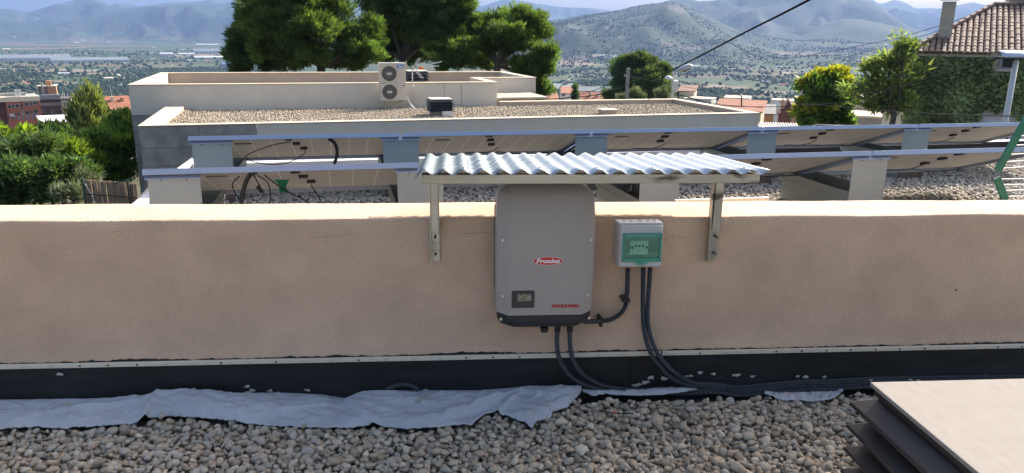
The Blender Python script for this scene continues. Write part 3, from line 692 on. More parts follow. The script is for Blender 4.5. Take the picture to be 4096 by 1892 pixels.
P = [onz(u, v, .075) for u, v in ((2397, 1641), (2430, 1648), (2470, 1653), (2500, 1655), (2532, 1653))]
t = thing('wire_offcut', 'thin black wire offcut with a red spot lying on the gravel', 'wire', P[2])
build(MB().tube(catmull(P, 5), .0028, 6), 'wire', black_pl, t); build(MB().tube([P[1] + (P[2] - P[1]) * .6, P[2]], .0036, 6), 'red_sleeve', red_mat, t)

# ---- brown louvred vent in the right foreground
def big_vent():
    t = thing('louvred_roof_vent', 'large brown louvred roof vent with sunlit beige lid at the right foreground', 'roof vent', (1.86, 1.86, 0))
    a = onz(3480, 1531, .6); x0, y1 = a[0], a[1]; x1, y0 = x0 + .92, y1 - .92
    mb = MB(); mb.box(x0, x1, y0, y1, .588, .603); build(mb, 'lid', lid_mat, t, bevel=.003)
    mb = MB(); mb.box(x0 + .012, x1 - .012, y0 + .012, y1 - .012, .560, .588); build(mb, 'lid_rim', brown_metal, t, bevel=.002)
    for k in range(5):
        z = .560 - k * .088
        o_, i_ = -.058, .035
        mb = MB()
        def ringpts(e, zz): return [(x0 - e + .0, y0 - e, zz), (x1 + e, y0 - e, zz), (x1 + e, y1 + e, zz), (x0 - e, y1 + e, zz)]
        A = ringpts(-i_, z); B = ringpts(-o_ * .9 - .012, z - .05); C_ = ringpts(-o_ * .9 - .012, z - .064); D = ringpts(-i_ - .004, z - .014)
        vs = A + B + C_ + D; fs = []
        for s_ in range(3):
            for q in range(4): fs.append((s_ * 4 + q, s_ * 4 + (q + 1) % 4, (s_ + 1) * 4 + (q + 1) % 4, (s_ + 1) * 4 + q))
        for q in range(4): fs.append((12 + q, 12 + (q + 1) % 4, (q + 1) % 4, q))
        mb.add(vs, fs); build(mb, 'louvre_blade', brown_metal, t, bevel=.003)
    mb = MB(); mb.box(x0 + .06, x1 - .06, y0 + .06, y1 - .06, .008, .56); build(mb, 'core', black_pl, t)
big_vent()

# ================================================================== INVERTER
def inverter():
    cx = .406
    t = thing('solar_inverter', 'grey wall-mounted solar inverter with red oval logo under the corrugated roof', 'inverter', (cx, 3.3, .42))
    def section(z, w, ys, wf, yf, yb=3.375):
        pts = [(-w, yb), (-w, ys + .01), (-w + .006, ys), (-wf - .004, yf + .003), (-wf + .008, yf), (wf - .008, yf), (wf + .004, yf + .003), (w - .006, ys), (w, ys + .01), (w, yb)]
        return [(cx + a, b, z) for a, b in pts]
    def loft(levels, name, m, capt=True, capb=True, bev=.004):
        mb = MB(); n = 10; vs = [p_ for L_ in levels for p_ in section(*L_)]
        fs = [(i * n + k, i * n + (k + 1) % n, (i + 1) * n + (k + 1) % n, (i + 1) * n + k) for i in range(len(levels) - 1) for k in range(n)]
        if capb: fs.append(tuple(range(n))[::-1])
        if capt: fs.append(tuple((len(levels) - 1) * n + k for k in range(n)))
        mb.add(vs, fs); o = build(mb, name, m, t, smooth=True)
        s = o.modifiers.new('bevel', 'BEVEL'); s.width = bev; s.segments = 3; s.limit_method = 'ANGLE'; s.angle_limit = math.radians(24); s.harden_normals = False
        w_ = o.modifiers.new('wn', 'WEIGHTED_NORMAL')
        return o
    loft([(.512, .219, 3.240, .166, 3.192), (.60, .2205, 3.232, .163, 3.187), (.75, .2215, 3.226, .160, 3.184), (.88, .221, 3.228, .158, 3.187), (.97, .2195, 3.236, .1575, 3.197), (1.03, .2165, 3.246, .157, 3.209), (1.056, .212, 3.254, .157, 3.218), (1.066, .206, 3.258, .157, 3.222), (1.084, .190, 3.268, .156, 3.232), (1.100, .162, 3.285, .153, 3.252), (1.106, .152, 3.30, .146, 3.272)], 'housing', inv_grey, bev=.007)
    loft([(.438, .150, 3.27, .12, 3.250), (.445, .178, 3.255, .135, 3.225), (.457, .200, 3.247, .150, 3.208), (.478, .213, 3.243, .162, 3.199), (.508, .217, 3.242, .166, 3.195)], 'connection_cover', inv_dark, bev=.003)
    mb = MB(); mb.box(cx - .222, cx - .2, 3.34, 3.398, .60, .98); mb.box(cx + .2, cx + .215, 3.36, 3.398, .5, 1.0); mb.box(cx - .18, cx + .18, 3.36, 3.399, .46, 1.02); build(mb, 'mounting_plate', inv_dark, t)
    for u, v in ((2012, 961), (2364, 959), (2014, 1185), (2352, 1180)):
        p = ony(u, v, 3.214); mb = MB()
        mb.tube([p + np.array([0, .012, 0]), p], .0135, 20); build(mb, 'screw_boss', inv_grey, t, smooth=False, bevel=.003)
        mb = MB(); mb.tube([p, p + np.array([0, -.004, 0])], .0068, 14); mb.tube([p + np.array([0, -.004, 0]), p + np.array([0, -.0048, 0])], .003, 6); build(mb, 'screw', screw_mat, t)
    for u, v in ((2004, 1277), (2357, 1273)):
        p = ony(u, v, 3.222); mb = MB(); mb.tube([p + np.array([0, .02, 0]), p], .0062, 14); build(mb, 'screw', screw_mat, t)
    for u in (2068, 2303):
        p = ony(u, 757, 3.262); mb = MB(); mb.box(p[0] - .008, p[0] + .008, p[1] - .006, p[1] + .02, p[2] - .004, p[2] + .006); build(mb, 'top_catch', black_pl, t, bevel=.001)
    p = ony(2177, 1318, 3.27); mb = MB(); mb.tube([p + np.array([0, 0, .012]), p, p + np.array([0, 0, -.009]), p + np.array([0, 0, -.012])], [.019, .019, .016, .009], 14); build(mb, 'cable_gland', black_pl, t)
    for u in (2230, 2279):
        p = ony(u, 1316, 3.31); mb = MB(); mb.tube([p + np.array([0, 0, .02]), p + np.array([0, 0, -.012])], .0145, 10); build(mb, 'conduit_gland', black_pl, t)
    # the display
    def q(u, v, y=3.183): return ony(u, v, y)
    def rr_plate(u0, u1, v0, v1, ya, yb, rad, name, m, par=t):
        a = ony(u0, v0, ya); b = ony(u1, v1, ya); pts = []
        for (sx, sz, a0) in ((1, 1, 0), (-1, 1, 90), (-1, -1, 180), (1, -1, 270)):
            ccx = (b[0] - rad if sx > 0 else a[0] + rad); ccz = (a[2] - rad if sz > 0 else b[2] + rad)
            for k in range(5):
                an = math.radians(a0 + 22.5 * k); pts.append((ccx + rad * math.cos(an), ya, ccz + rad * math.sin(an)))
        mb = MB().prism(pts, (0, yb - ya, 0)); return build(mb, name, m, par, bevel=.0006)
    d = rr_plate(2047, 2137, 1165, 1231, 3.1815, 3.19, .006, 'display', inv_dark)
    rr_plate(2071, 2125, 1177, 1205, 3.1805, 3.183, .002, 'display_screen', lcd_mat, d)
    for k in range(4): rr_plate(2072 + k * 14, 2082 + k * 14, 1212, 1221, 3.1808, 3.183, .001, 'display_button', mat('button_grey', (.05, .055, .06), .5), d)
    # logo
    c = ony(2192, 1044, 3.1815); n = 40
    pts = [(c[0] + .0665 * math.cos(2 * PI * k / n), c[1], c[2] + .0195 * math.sin(2 * PI * k / n)) for k in range(n)]
    lg = build(MB().prism(pts, (0, .004, 0)), 'logo_badge', white_ink, t)
    pts = [(c[0] + .0645 * math.cos(2 * PI * k / n), c[1] - .0006, c[2] + .0178 * math.sin(2 * PI * k / n)) for k in range(n)]
    build(MB().prism(pts, (0, .0006, 0)), 'logo_field', red_mat, lg)
    build(text_mb('Fronius', .028, (c[0] + .001, c[1] - .0012, c[2] + .0005), (1, 0, 0), (0, 0, 1), shear=.22, bold=.0011, width=.106), 'logo_lettering', white_ink, lg)
    c = ony(2262, 1224, 3.187)
    build(text_mb('FRONIUS PRIMO', .0195, (c[0], c[1] - .001, c[2]), (1, 0, 0), (0, 0, 1), bold=.0009, width=.124), 'model_lettering', red_ink, t)
inverter()

# ================================================================== DISTRIBUTION BOX
def dist_box():
    t = thing('distribution_box', 'light grey electrical distribution box with green transparent window beside the inverter', 'electrical box', (.85, 3.33, .7))
    x0, x1, z0, z1, yf = .750, .947, .711, .909, 3.27
    mb = MB(); mb.prism([(x0 - .006, 3.399, z0 + .012), (x0 - .006, 3.399, z1 - .002), (x0, 3.315, z1), (x0, 3.315, z0 + .002)], (x1 - x0 + .012, 0, 0)); build(mb, 'back_shell', box_white, t, bevel=.006)
    mb = MB(); mb.box(x0 - .002, x1 + .002, 3.296, 3.3155, z0 - .002, z1 + .002); build(mb, 'front_shell', box_white, t, bevel=.006)
    mb = MB(); mb.box(x0, x1, yf, 3.2965, z0, z1 - .004); fs = build(mb, 'front_cover', box_white, t, bevel=.008)
    # window: green bezel, pane, breakers behind
    W0, W1, WZ0, WZ1 = .7585, .9405, .738, .872
    inner = mat('window_well', (.34, .40, .36), .7)
    mb = MB(); mb.box(W0 + .012, W1 - .012, yf - .0035, yf + .0005, WZ0 + .02, WZ1 - .02); build(mb, 'breaker_well', inner, t)
    gm_ = bpy.data.materials.new('green_glass'); gm_.use_nodes = True; bb = gm_.node_tree.nodes['Principled BSDF']
    g1_ = gm_.node_tree.nodes.new('ShaderNodeBsdfTransparent'); g1_.inputs[0].default_value = (.86, .96, .91, 1); g2_ = gm_.node_tree.nodes.new('ShaderNodeMixShader'); g3_ = gm_.node_tree.nodes.new('ShaderNodeFresnel'); g3_.inputs[0].default_value = 1.45
    lnk(gm_.node_tree, g3_.outputs[0], g2_.inputs[0]); lnk(gm_.node_tree, g1_.outputs[0], g2_.inputs[1]); lnk(gm_.node_tree, bb.outputs[0], g2_.inputs[2]); lnk(gm_.node_tree, g2_.outputs[0], gm_.node_tree.nodes['Material Output'].inputs[0])
    bb.inputs['Base Color'].default_value = (.55, .95, .76, 1); bb.inputs['Roughness'].default_value = .06; bb.inputs['Transmission Weight'].default_value = 0; bb.inputs['IOR'].default_value = 1.3
    gd = mat('green_plastic', (.09, .33, .26), .25)
    w = MB(); yb = yf - .001; y2 = yf - .013
    for (a, b, c, d) in ((W0, W1, WZ1 - .019, WZ1), (W0, W1, WZ0, WZ0 + .018), (W0, W0 + .011, WZ0 + .018, WZ1 - .019), (W1 - .011, W1, WZ0 + .018, WZ1 - .019)): w.box(a, b, y2, yb, c, d)
    wf = build(w, 'window_frame', gd, t, bevel=.0015)
    w = MB(); w.box(W0 + .0112, W1 - .0112, y2 - .004, y2 - .0015, WZ0 + .0182, WZ1 - .0192); build(w, 'window_pane', gm_, wf, bevel=.001)
    for (a, b) in ((W0 + .006, WZ1 - .007), (W1 - .006, WZ1 - .007), (W0 + .006, WZ0 + .007), (W1 - .006, WZ0 + .007)):
        build(MB().tube([(a, y2 - .001, b), (a, y2 + .003, b)], .0032, 12), 'window_screw', black_pl, wf)
    n = 20; cxm = (W0 + W1) / 2 - .002; pts = [(cxm + .034 * math.cos(PI + PI * k / n), y2 + .001, WZ0 + .004 + .019 * math.sin(PI + PI * k / n)) for k in range(n + 1)]
    build(MB().prism(pts, (0, .008, 0)), 'latch_tab', mat('green_plastic_light', (.10, .40, .28), .3), wf, bevel=.001)
    build(MB().tube([(cxm, y2 - .006, WZ0 + .0), (cxm, y2 + .004, WZ0 + .0)], .009, 16), 'latch_knob', gd, wf)
    # breakers on the rail
    x = W0 + .036
    mb = MB(); mb.box(W0 + .016, W1 - .016, yf - .0045, yf - .0036, WZ0 + .046, WZ1 - .036); build(mb, 'rail_cover', mat('rail_cover_grey', (.28, .30, .28), .6), t)
    for k, wd in enumerate((.018, .0165, .0165, .0165, .0165)):
        bz0, bz1 = WZ0 + .036, WZ1 - .034
        br = build(MB().box(x, x + wd - .001, yf - .0105, yf - .004, bz0, bz1), 'circuit_breaker', breaker_mat, t, bevel=.0008)
        build(MB().box(x + .004, x + wd - .005, yf - .0125, yf - .0105, (bz0 + bz1) / 2 - (.004 if k in (0, 4) else -.004), (bz0 + bz1) / 2 + (.006 if k in (0, 4) else .013)), 'breaker_switch', black_pl, br)
        build(MB().box(x + .002, x + wd - .003, yf - .0108, yf - .0104, bz0 + .003, bz0 + .012), 'breaker_label', white_ink, br)
        x += wd
    for k, (fx, rad) in enumerate(((.16, .008), (.32, .010), (.53, .012), (.72, .010), (.88, .008))):
        cx = x0 + (x1 - x0) * fx; cyy = 3.352
        ring = [(cx + rad * math.cos(a), cyy + rad * .9 * math.sin(a), z1 + .0007) for a in np.linspace(0, 2 * PI, 20)]
        build(MB().tube(ring, .0008, 4), 'knockout_ring', mat('knockout_grey', (.25, .27, .30), .5), t)
    for u in (2511, 2573, 2601):
        p = ony(u, 1070, 3.335); build(MB().tube([(p[0], p[1], z0 + .006), (p[0], p[1], z0 - .004), (p[0], p[1], z0 - .014)], [.0155, .0155, .0135], 10), 'conduit_gland', black_pl, t)
dist_box()

# ================================================================== CORRUGATED CANOPY
def canopy():
    t = thing('corrugated_canopy', 'small corrugated metal roof on a stained aluminium frame over the inverter', 'canopy', (.63, 3.5, .916))
    per = .0760; X0, X1 = -.150, 1.248
    m = MATS['galvanised_corrugated']; nt = m.node_tree; b = pb(m)
    # streaky lime stains, heavy on the left sheet
    src = b.inputs['Base Color'].links[0].from_socket; N = nt.nodes.new
    tc = N('ShaderNodeTexCoord'); sx = N('ShaderNodeSeparateXYZ'); lnk(nt, tc.outputs['Object'], sx.inputs[0])
    mp = N('ShaderNodeMapping'); mp.inputs['Scale'].default_value = (5, 26, 8); mp.inputs['Rotation'].default_value = (0, 0, .35); lnk(nt, tc.outputs['Object'], mp.inputs[0])
    nz = N('ShaderNodeTexNoise'); nz.inputs['Scale'].default_value = 2.2; nz.inputs['Detail'].default_value = 10; nz.inputs['Distortion'].default_value = 1.5; lnk(nt, mp.outputs[0], nz.inputs['Vector'])
    fx = N('ShaderNodeMapRange'); fx.inputs['From Min'].default_value = -.80; fx.inputs['From Max'].default_value = -.15; fx.inputs['To Min'].default_value = .22; fx.inputs['To Max'].default_value = -.10; lnk(nt, sx.outputs[0], fx.inputs[0])
    ad = N('ShaderNodeMath'); ad.operation = 'ADD'; lnk(nt, nz.outputs['Fac'], ad.inputs[0]); lnk(nt, fx.outputs[0], ad.inputs[1])
    mr = N('ShaderNodeMapRange'); mr.inputs['From Min'].default_value = .50; mr.inputs['From Max'].default_value = .62; lnk(nt, ad.outputs[0], mr.inputs[0])
    mx = N('ShaderNodeMix'); mx.data_type = 'RGBA'; mx.inputs[7].default_value = (.10, .14, .145, 1); lnk(nt, src, mx.inputs[6]); lnk(nt, mr.outputs[0], mx.inputs[0]); lnk(nt, mx.outputs[2], b.inputs['Base Color'])
    rr = N('ShaderNodeMapRange'); rr.inputs['To Min'].default_value = .30; rr.inputs['To Max'].default_value = .6; lnk(nt, mr.outputs[0], rr.inputs[0]); lnk(nt, rr.outputs[0], b.inputs['Roughness'])
    for k, (a, c, lift) in enumerate(((X0, .095, 0.), (.06, X1, .0018))):
        n = int((c - a) / per * 14); rows = []
        for j in range(7):
            y = 2.885 + (3.68 - 2.885) * j / 6; zc = 1.2195 - .054 * j / 6
            rows.append([(x, y + .002 * fbm(x * 8, 2.) * (1 if j in (0, 6) else 0), zc + lift + .0092 * math.cos(2 * PI * (x - X0 - .035) / per) + .0015 * fbm(x * 6, y * 6) - (.02 * max(0, (X0 + .03 - x) / .03) ** 2)) for x in np.linspace(a, c, n)])
        o = build(MB().grid(rows), 'corrugated_sheet', m, t, smooth=True, label='stained left sheet' if k == 0 else 'cleaner right sheet')
        s = o.modifiers.new('thickness', 'SOLIDIFY'); s.thickness = .0012
    # beams
    b0 = ony(1690, 698, 2.95)[2]; b1 = ony(1690, 737, 2.95)[2]
    mb = MB(); mb.box(-.124, 1.239, 2.95, 2.99, b1, b0); build(mb, 'front_beam', alu_dirty, t, bevel=.003)
    mb = MB(); mb.box(-.124, 1.239, 3.40, 3.44, b1 - .035, b0 - .035); build(mb, 'rear_beam', alu_dirty, t, bevel=.003)
    for x in (-.109, 1.200):
        build(MB().bar((x + .02, 2.991, (b0 + b1) / 2), (x + .02, 3.62, (b0 + b1) / 2 - .046), .038, .034), 'side_arm', alu, t, bevel=.002)
    # wall brackets: angle profiles bolted to the face
    for (xa, xb, za) in ((-.109, -.067, .711), (1.195, 1.240, .704)):
        dx = .0
        mb = MB(); mb.box(xa, xb, 3.388, 3.3965, za, 1.135); mb.box(xa if xa < 0 else xa - .004, (xa if xa < 0 else xa - .004) + .005, 3.35, 3.388, za, 1.135)
        mb.box(xb - .003, xb, 3.35, 3.388, za + .148, 1.135); mb.box(xa + .006, xb - .004, 3.3485, 3.3525, za + .148, 1.1345)
        br = build(mb, 'wall_bracket', alu_dirty, t, bevel=.0012)
        for zb in (za + .122 if xa < 0 else za + .121, za + .04):
            cxb = (xa + xb) / 2 + (.001 if xa < 0 else .012)
            mb = MB(); mb.tube([(cxb, 3.388, zb), (cxb, 3.3835, zb)], .0135, 18); build(mb, 'washer', screw_mat, br)
            mb = MB(); mb.tube([(cxb, 3.3845, zb), (cxb, 3.376, zb)], .0085, 6); build(mb, 'nut', dark_metal, br)
            mb = MB(); mb.tube([(cxb, 3.376, zb), (cxb + .003, 3.342, zb - .004)], .005, 8); build(mb, 'threaded_rod', screw_mat, br)
    for x in (.055, .31, .56, .82, 1.08, 1.2):
        k = round((x - X0 - .035) / per); xx = X0 + .035 + k * per
        mb = MB(); mb.tube([(xx, 2.97, 1.2225), (xx, 2.97, 1.2275)], .0065, 10); build(mb, 'roofing_screw', screw_mat, t)
canopy()

# ================================================================== PANEL ROOF beyond the wall
RA = math.radians(8.45)
RO = (-1.878, 4.689)
PR = frame((RO[0], RO[1], 0), RA)                  # local frame of the panel rows
GZ = .38
mb = MB(); pts = [(-4.2, 3.752), (8.5, 3.752), (8.9, 9.3), (-2.62, 7.45), (-2.42, 5.6)]
mb = MB(); mb.prism([(-2.11, 3.753, GZ - .06), (9.2, 3.753, GZ - .06), PR(10.9, 2.9, GZ - .06), PR(-.55, 2.9, GZ - .06)], (0, 0, .045))
roof2 = build(mb, 'panel_roof_floor', soil, kind='structure', label='gravel covered flat roof behind the parapet under the solar panels')
mb = MB(); mb.fbox(PR, -.5, 11.2, 2.91, 3.2, .15, .25); build(mb, 'roof_gutter', membrane, kind='structure', label='black lined gutter behind the solar panels')
def pcoping():
    t = thing('roof_edge_wall', 'low edge wall behind the rear panel row with bright top and black inner side', 'wall', PR(4, 3.3, 0))
    mb = MB(); mb.add([(-1.96, 7.43, .30), (9.5, 9.47, .30), (9.5, 9.47, .497), (-1.96, 7.43, .497)], [(0, 1, 2, 3)]); build(mb, 'black_lining', membrane, t)
    mb = MB(); mb.prism([(-2.47, 7.335, -1.), (9.5, 9.475, -1.), (9.48, 9.62, -1.), (-2.51, 7.48, -1.)], (0, 0, 1.5)); build(mb, 'edge_wall', house_white, t, bevel=.006)
    t2 = thing('side_edge_wall', 'low white topped edge wall at the left end of the panel roof', 'wall', (-2.45, 6.5, 0))
    mb = MB(); mb.prism([(-2.20, 3.76, -1.), (-2.12, 3.76, -1.), (-2.285, 5.655, -1.), (-2.48, 7.2, -1.), (-2.53, 7.74, -1.), (-2.615, 7.74, -1.), (-2.56, 7.2, -1.), (-2.365, 5.655, -1.)], (0, 0, 1.5)); build(mb, 'edge_wall', house_white, t2, bevel=.01)
    mb = MB(); mb.prism([(-2.115, 3.8, .38), (-1.95, 3.8, .38), (-2.12, 5.655, .38), (-2.34, 7.2, .38), (-2.475, 7.2, .38), (-2.28, 5.655, .38)], (0, 0, .07)); build(mb, 'fleece_lining', cloth_mat, t2)
pcoping()
X, Y = jitter(-2.3, 9.0, 5.6, 9.2, .036, rg); loc_ = np.stack([(X - RO[0]) * math.cos(RA) + (Y - RO[1]) * math.sin(RA), -(X - RO[0]) * math.sin(RA) + (Y - RO[1]) * math.cos(RA)], 1)
keep = (loc_[:, 1] < 2.85) & (loc_[:, 1] > .35) & (loc_[:, 0] > -.45)
X, Y = X[keep], Y[keep]; n = len(X)
P = np.stack([X, Y, GZ - .018 + rg.uniform(-.008, .016, n)], 1); S = rg.uniform(.016, .028, n)
dd = (P - CAM) @ FW; uu = CX + FPX * ((P - CAM) @ RT) / dd; P = P[(uu > 500) & (uu < 4150)]; S = S[(uu > 500) & (uu < 4150)]
SH1, F1 = stone_shapes(ICO1, 20, 4)
V, F, _, _ = scatter_stones(P, S * 1.1, SH1, F1, np.random.default_rng(2), .4)
build_np(V, F, 3, 'pebble_bed', stone_mat('pebble_panel_roof', 'island', [(.28, .255, .22), (.42, .38, .32), (.50, .455, .385), (.37, .35, .32), (.58, .52, .43), (.45, .39, .31)]), roof2, smooth=True, kind='stuff')

# panels
PL, PW, PT = 1.665, .992, .036
TILT = math.radians(19.)
pm = bpy.data.materials.new('panel_backsheet'); pm.use_nodes = True; nt = pm.node_tree; b = nt.nodes['Principled BSDF']; N = nt.nodes.new
tc = N('ShaderNodeTexCoord'); sx = N('ShaderNodeSeparateXYZ'); lnk(nt, tc.outputs['Object'], sx.inputs[0])
def gridline(sock, step, off_, w):
    a = N('ShaderNodeMath'); a.operation = 'ADD'; a.inputs[1].default_value = off_; lnk(nt, sock, a.inputs[0])
    m_ = N('ShaderNodeMath'); m_.operation = 'PINGPONG'; m_.inputs[1].default_value = step / 2; lnk(nt, a.outputs[0], m_.inputs[0])
    c = N('ShaderNodeMath'); c.operation = 'LESS_THAN'; c.inputs[1].default_value = w; lnk(nt, m_.outputs[0], c.inputs[0]); return c.outputs[0]
g1 = gridline(sx.outputs[0], .1605, .03, .0026); g2 = gridline(sx.outputs[1], .1605, .015, .0026)
mxm = N('ShaderNodeMath'); mxm.operation = 'MAXIMUM'; lnk(nt, g1, mxm.inputs[0]); lnk(nt, g2, mxm.inputs[1])
nz = N('ShaderNodeTexNoise'); nz.inputs['Scale'].default_value = 4; lnk(nt, tc.outputs['Object'], nz.inputs['Vector'])
mxa = N('ShaderNodeMix'); mxa.data_type = 'RGBA'; mxa.inputs[6].default_value = (.50, .475, .44, 1); mxa.inputs[7].default_value = (.57, .54, .50, 1); lnk(nt, nz.outputs['Fac'], mxa.inputs[0])
mxb = N('ShaderNodeMix'); mxb.data_type = 'RGBA'; mxb.inputs[7].default_value = (.92, .90, .86, 1); lnk(nt, mxa.outputs[2], mxb.inputs[6]); lnk(nt, mxm.outputs[0], mxb.inputs[0])
lnk(nt, mxb.outputs[2], b.inputs['Base Color']); b.inputs['Roughness'].default_value = .5
tl = N('ShaderNodeBsdfTranslucent'); lnk(nt, mxb.outputs[2], tl.inputs[0]); msx = N('ShaderNodeMixShader'); msx.inputs[0].default_value = .45
lnk(nt, b.outputs[0], msx.inputs[1]); lnk(nt, tl.outputs[0], msx.inputs[2]); lnk(nt, msx.outputs[0], nt.nodes['Material Output'].inputs[0])
cell_mat = mat('solar_cells', (.01, .015, .05), .1)
nt = cell_mat.node_tree; tr_ = nt.nodes.new('ShaderNodeBsdfTransparent'); tr_.inputs[0].default_value = (1, .97, .92, 1); ms_ = nt.nodes.new('ShaderNodeMixShader'); ms_.inputs[0].default_value = .12
lnk(nt, pb(cell_mat).outputs[0], ms_.inputs[1]); lnk(nt, tr_.outputs[0], ms_.inputs[2])
for n_ in nt.nodes:
    if n_.type == 'OUTPUT_MATERIAL': lnk(nt, ms_.outputs[0], n_.inputs[0])
def solar_panel(k, row, label, cable):
    """panel with its high edge towards the camera; local y goes down the slope away"""
    org = PR(k * (PL + .025), row * 1.527, .92)
    t = thing('solar_module', label, 'solar panel', org, RA, group='solar panels in two rows on the roof behind the wall')
    R_ = Matrix.Rotation(-TILT, 4, 'X'); wm = W(t)
    def L_(x, y, z): return tuple(wm @ (R_ @ Vector((x, y, z))))
    def lb(mb, x0, x1, y0, y1, z0, z1):
        o = MB().box(x0, x1, y0, y1, z0, z1); mb.add([L_(*q) for q in o.v], o.f); return mb
    def inner(mb, name, m, bevel=0, lab=None):
        # keep the part's own axes in the panel plane, so that its grid print follows the cells
        o = build(mb, name, m, t, bevel=bevel); return o
    mb = MB(); lb(mb, 0, PL, 0, .012, -PT, 0); inner(mb, 'high_frame_rail', frame_mat, .001)
    mb = MB(); lb(mb, 0, PL, PW - .012, PW, -PT, 0); lb(mb, 0, PL, PW - .035, PW - .012, -PT, -PT + .002); inner(mb, 'low_frame_rail', frame_mat, .001)
    for xx in (0, PL - .012):
        mb = MB(); lb(mb, xx, xx + .012, .012, PW - .012, -PT, 0); a = xx if xx == 0 else xx - .02; lb(mb, a + (.012 if xx == 0 else 0), a + (.032 if xx == 0 else .02), .012, PW - .036, -PT, -PT + .002); inner(mb, 'side_frame_rail', frame_mat, .001)
    # glass laminate: mesh kept flat in local coordinates, then tilted
    me = bpy.data.meshes.new('laminate'); mb = MB().box(.0125, PL - .0125, .0125, PW - .0125, -.007, -.0015)
    me.from_pydata(mb.v, [], mb.f); me.update(); me.materials.append(pm); me.materials.append(cell_mat); me.polygons[1].material_index = 1
    o = bpy.data.objects.new('laminate', me); COL.objects.link(o); o.parent = t; o.rotation_euler = (-TILT, 0, 0)
    cx = PL * .5
    pts = [(cx - .07, .10), (cx - .02, .30), (cx + .03, .52)] if row == 1 else [(cx + .05, .14), (cx + .09, .36), (cx + .13, .60)]
    for (a, c) in pts:
        mb = MB(); lb(mb, a - .03, a + .03, c - .025, c + .025, -.028, -.0075); inner(mb, 'junction_box', black_pl, .002)
    mb = MB(); lb(mb, pts[0][0] - .006, pts[0][0] - .003, pts[0][1], pts[2][1], -.009, -.0075); mb2 = mb
    mb = MB(); mb.add([L_(pts[0][0] - .005, pts[0][1], -.009), L_(pts[0][0] + .008, pts[0][1], -.009), L_(pts[2][0] + .008, pts[2][1], -.009), L_(pts[2][0] - .005, pts[2][1], -.009)], [(0, 1, 2, 3)]); inner(mb, 'busbar_tape', white_ink)
    mb = MB(); lb(mb, cx - .52 + .0, cx - .38, .28, .33, -.009, -.0075); inner(mb, 'type_label', backsheet_dark)
    if cable:
        for pth in cable: inner(MB().tube(catmull([L_(*q) for q in pth], 6), .0042, 6), 'cable', black_pl)
    return t
loopA = [[(.78, .10, -.04), (.62, .14, -.06), (.40, .35, -.10), (.42, .52, -.12), (.56, .72, -.12), (.72, .74, -.10), (.86, .60, -.05), (.87, .52, -.03)]]
loopB = [[(.55, .05, -.05), (.50, .10, -.10), (.53, .16, -.18), (.60, .2, -.25), (.68, .2, -.27), (.72, .14, -.20), (.72, .06, -.10), (.66, .03, -.05)], [(.70, .04, -.05), (.80, .2, -.12), (.90, .40, -.16), (.98, .5, -.20), (1.02, .56, -.16), (.96, .60, -.04)], [(.64, .04, -.05), (.67, .10, -.12), (.69, .12, -.16)]]
sm = lambda a: [[(a, .60, -.03), (a - .06, .70, -.05), (a - .16, .74, -.05), (a - .26, .66, -.06), (a - .3, .72, -.05)], [(a, .72, -.05), (a + .25, .8, -.06), (a + .6, .78, -.06)]]
ords = ['leftmost', 'second from the left', 'third from the left', 'fourth from the left', 'fifth from the left', 'rightmost']
for k in range(4):
    solar_panel(k, 0, ['leftmost solar panel of the front row, with a looped black cable', 'second panel of the front row, mostly behind the corrugated canopy', 'third panel of the front row, right of the canopy', 'fourth panel of the front row, running behind the green rack'][k], 0 if 0 else (loopB if k == 0 else sm(.95)))
for k in range(5):
    solar_panel(k, 1, ['leftmost solar panel of the rear row, with one round cable loop', 'second panel of the rear row, above the canopy\'s left half', 'third panel of the rear row, above the canopy\'s right half', 'fourth panel of the rear row, below the yellow-green tree', 'fifth panel of the rear row, below the ivy-covered house'][k], loopA if k == 0 else sm(.95))
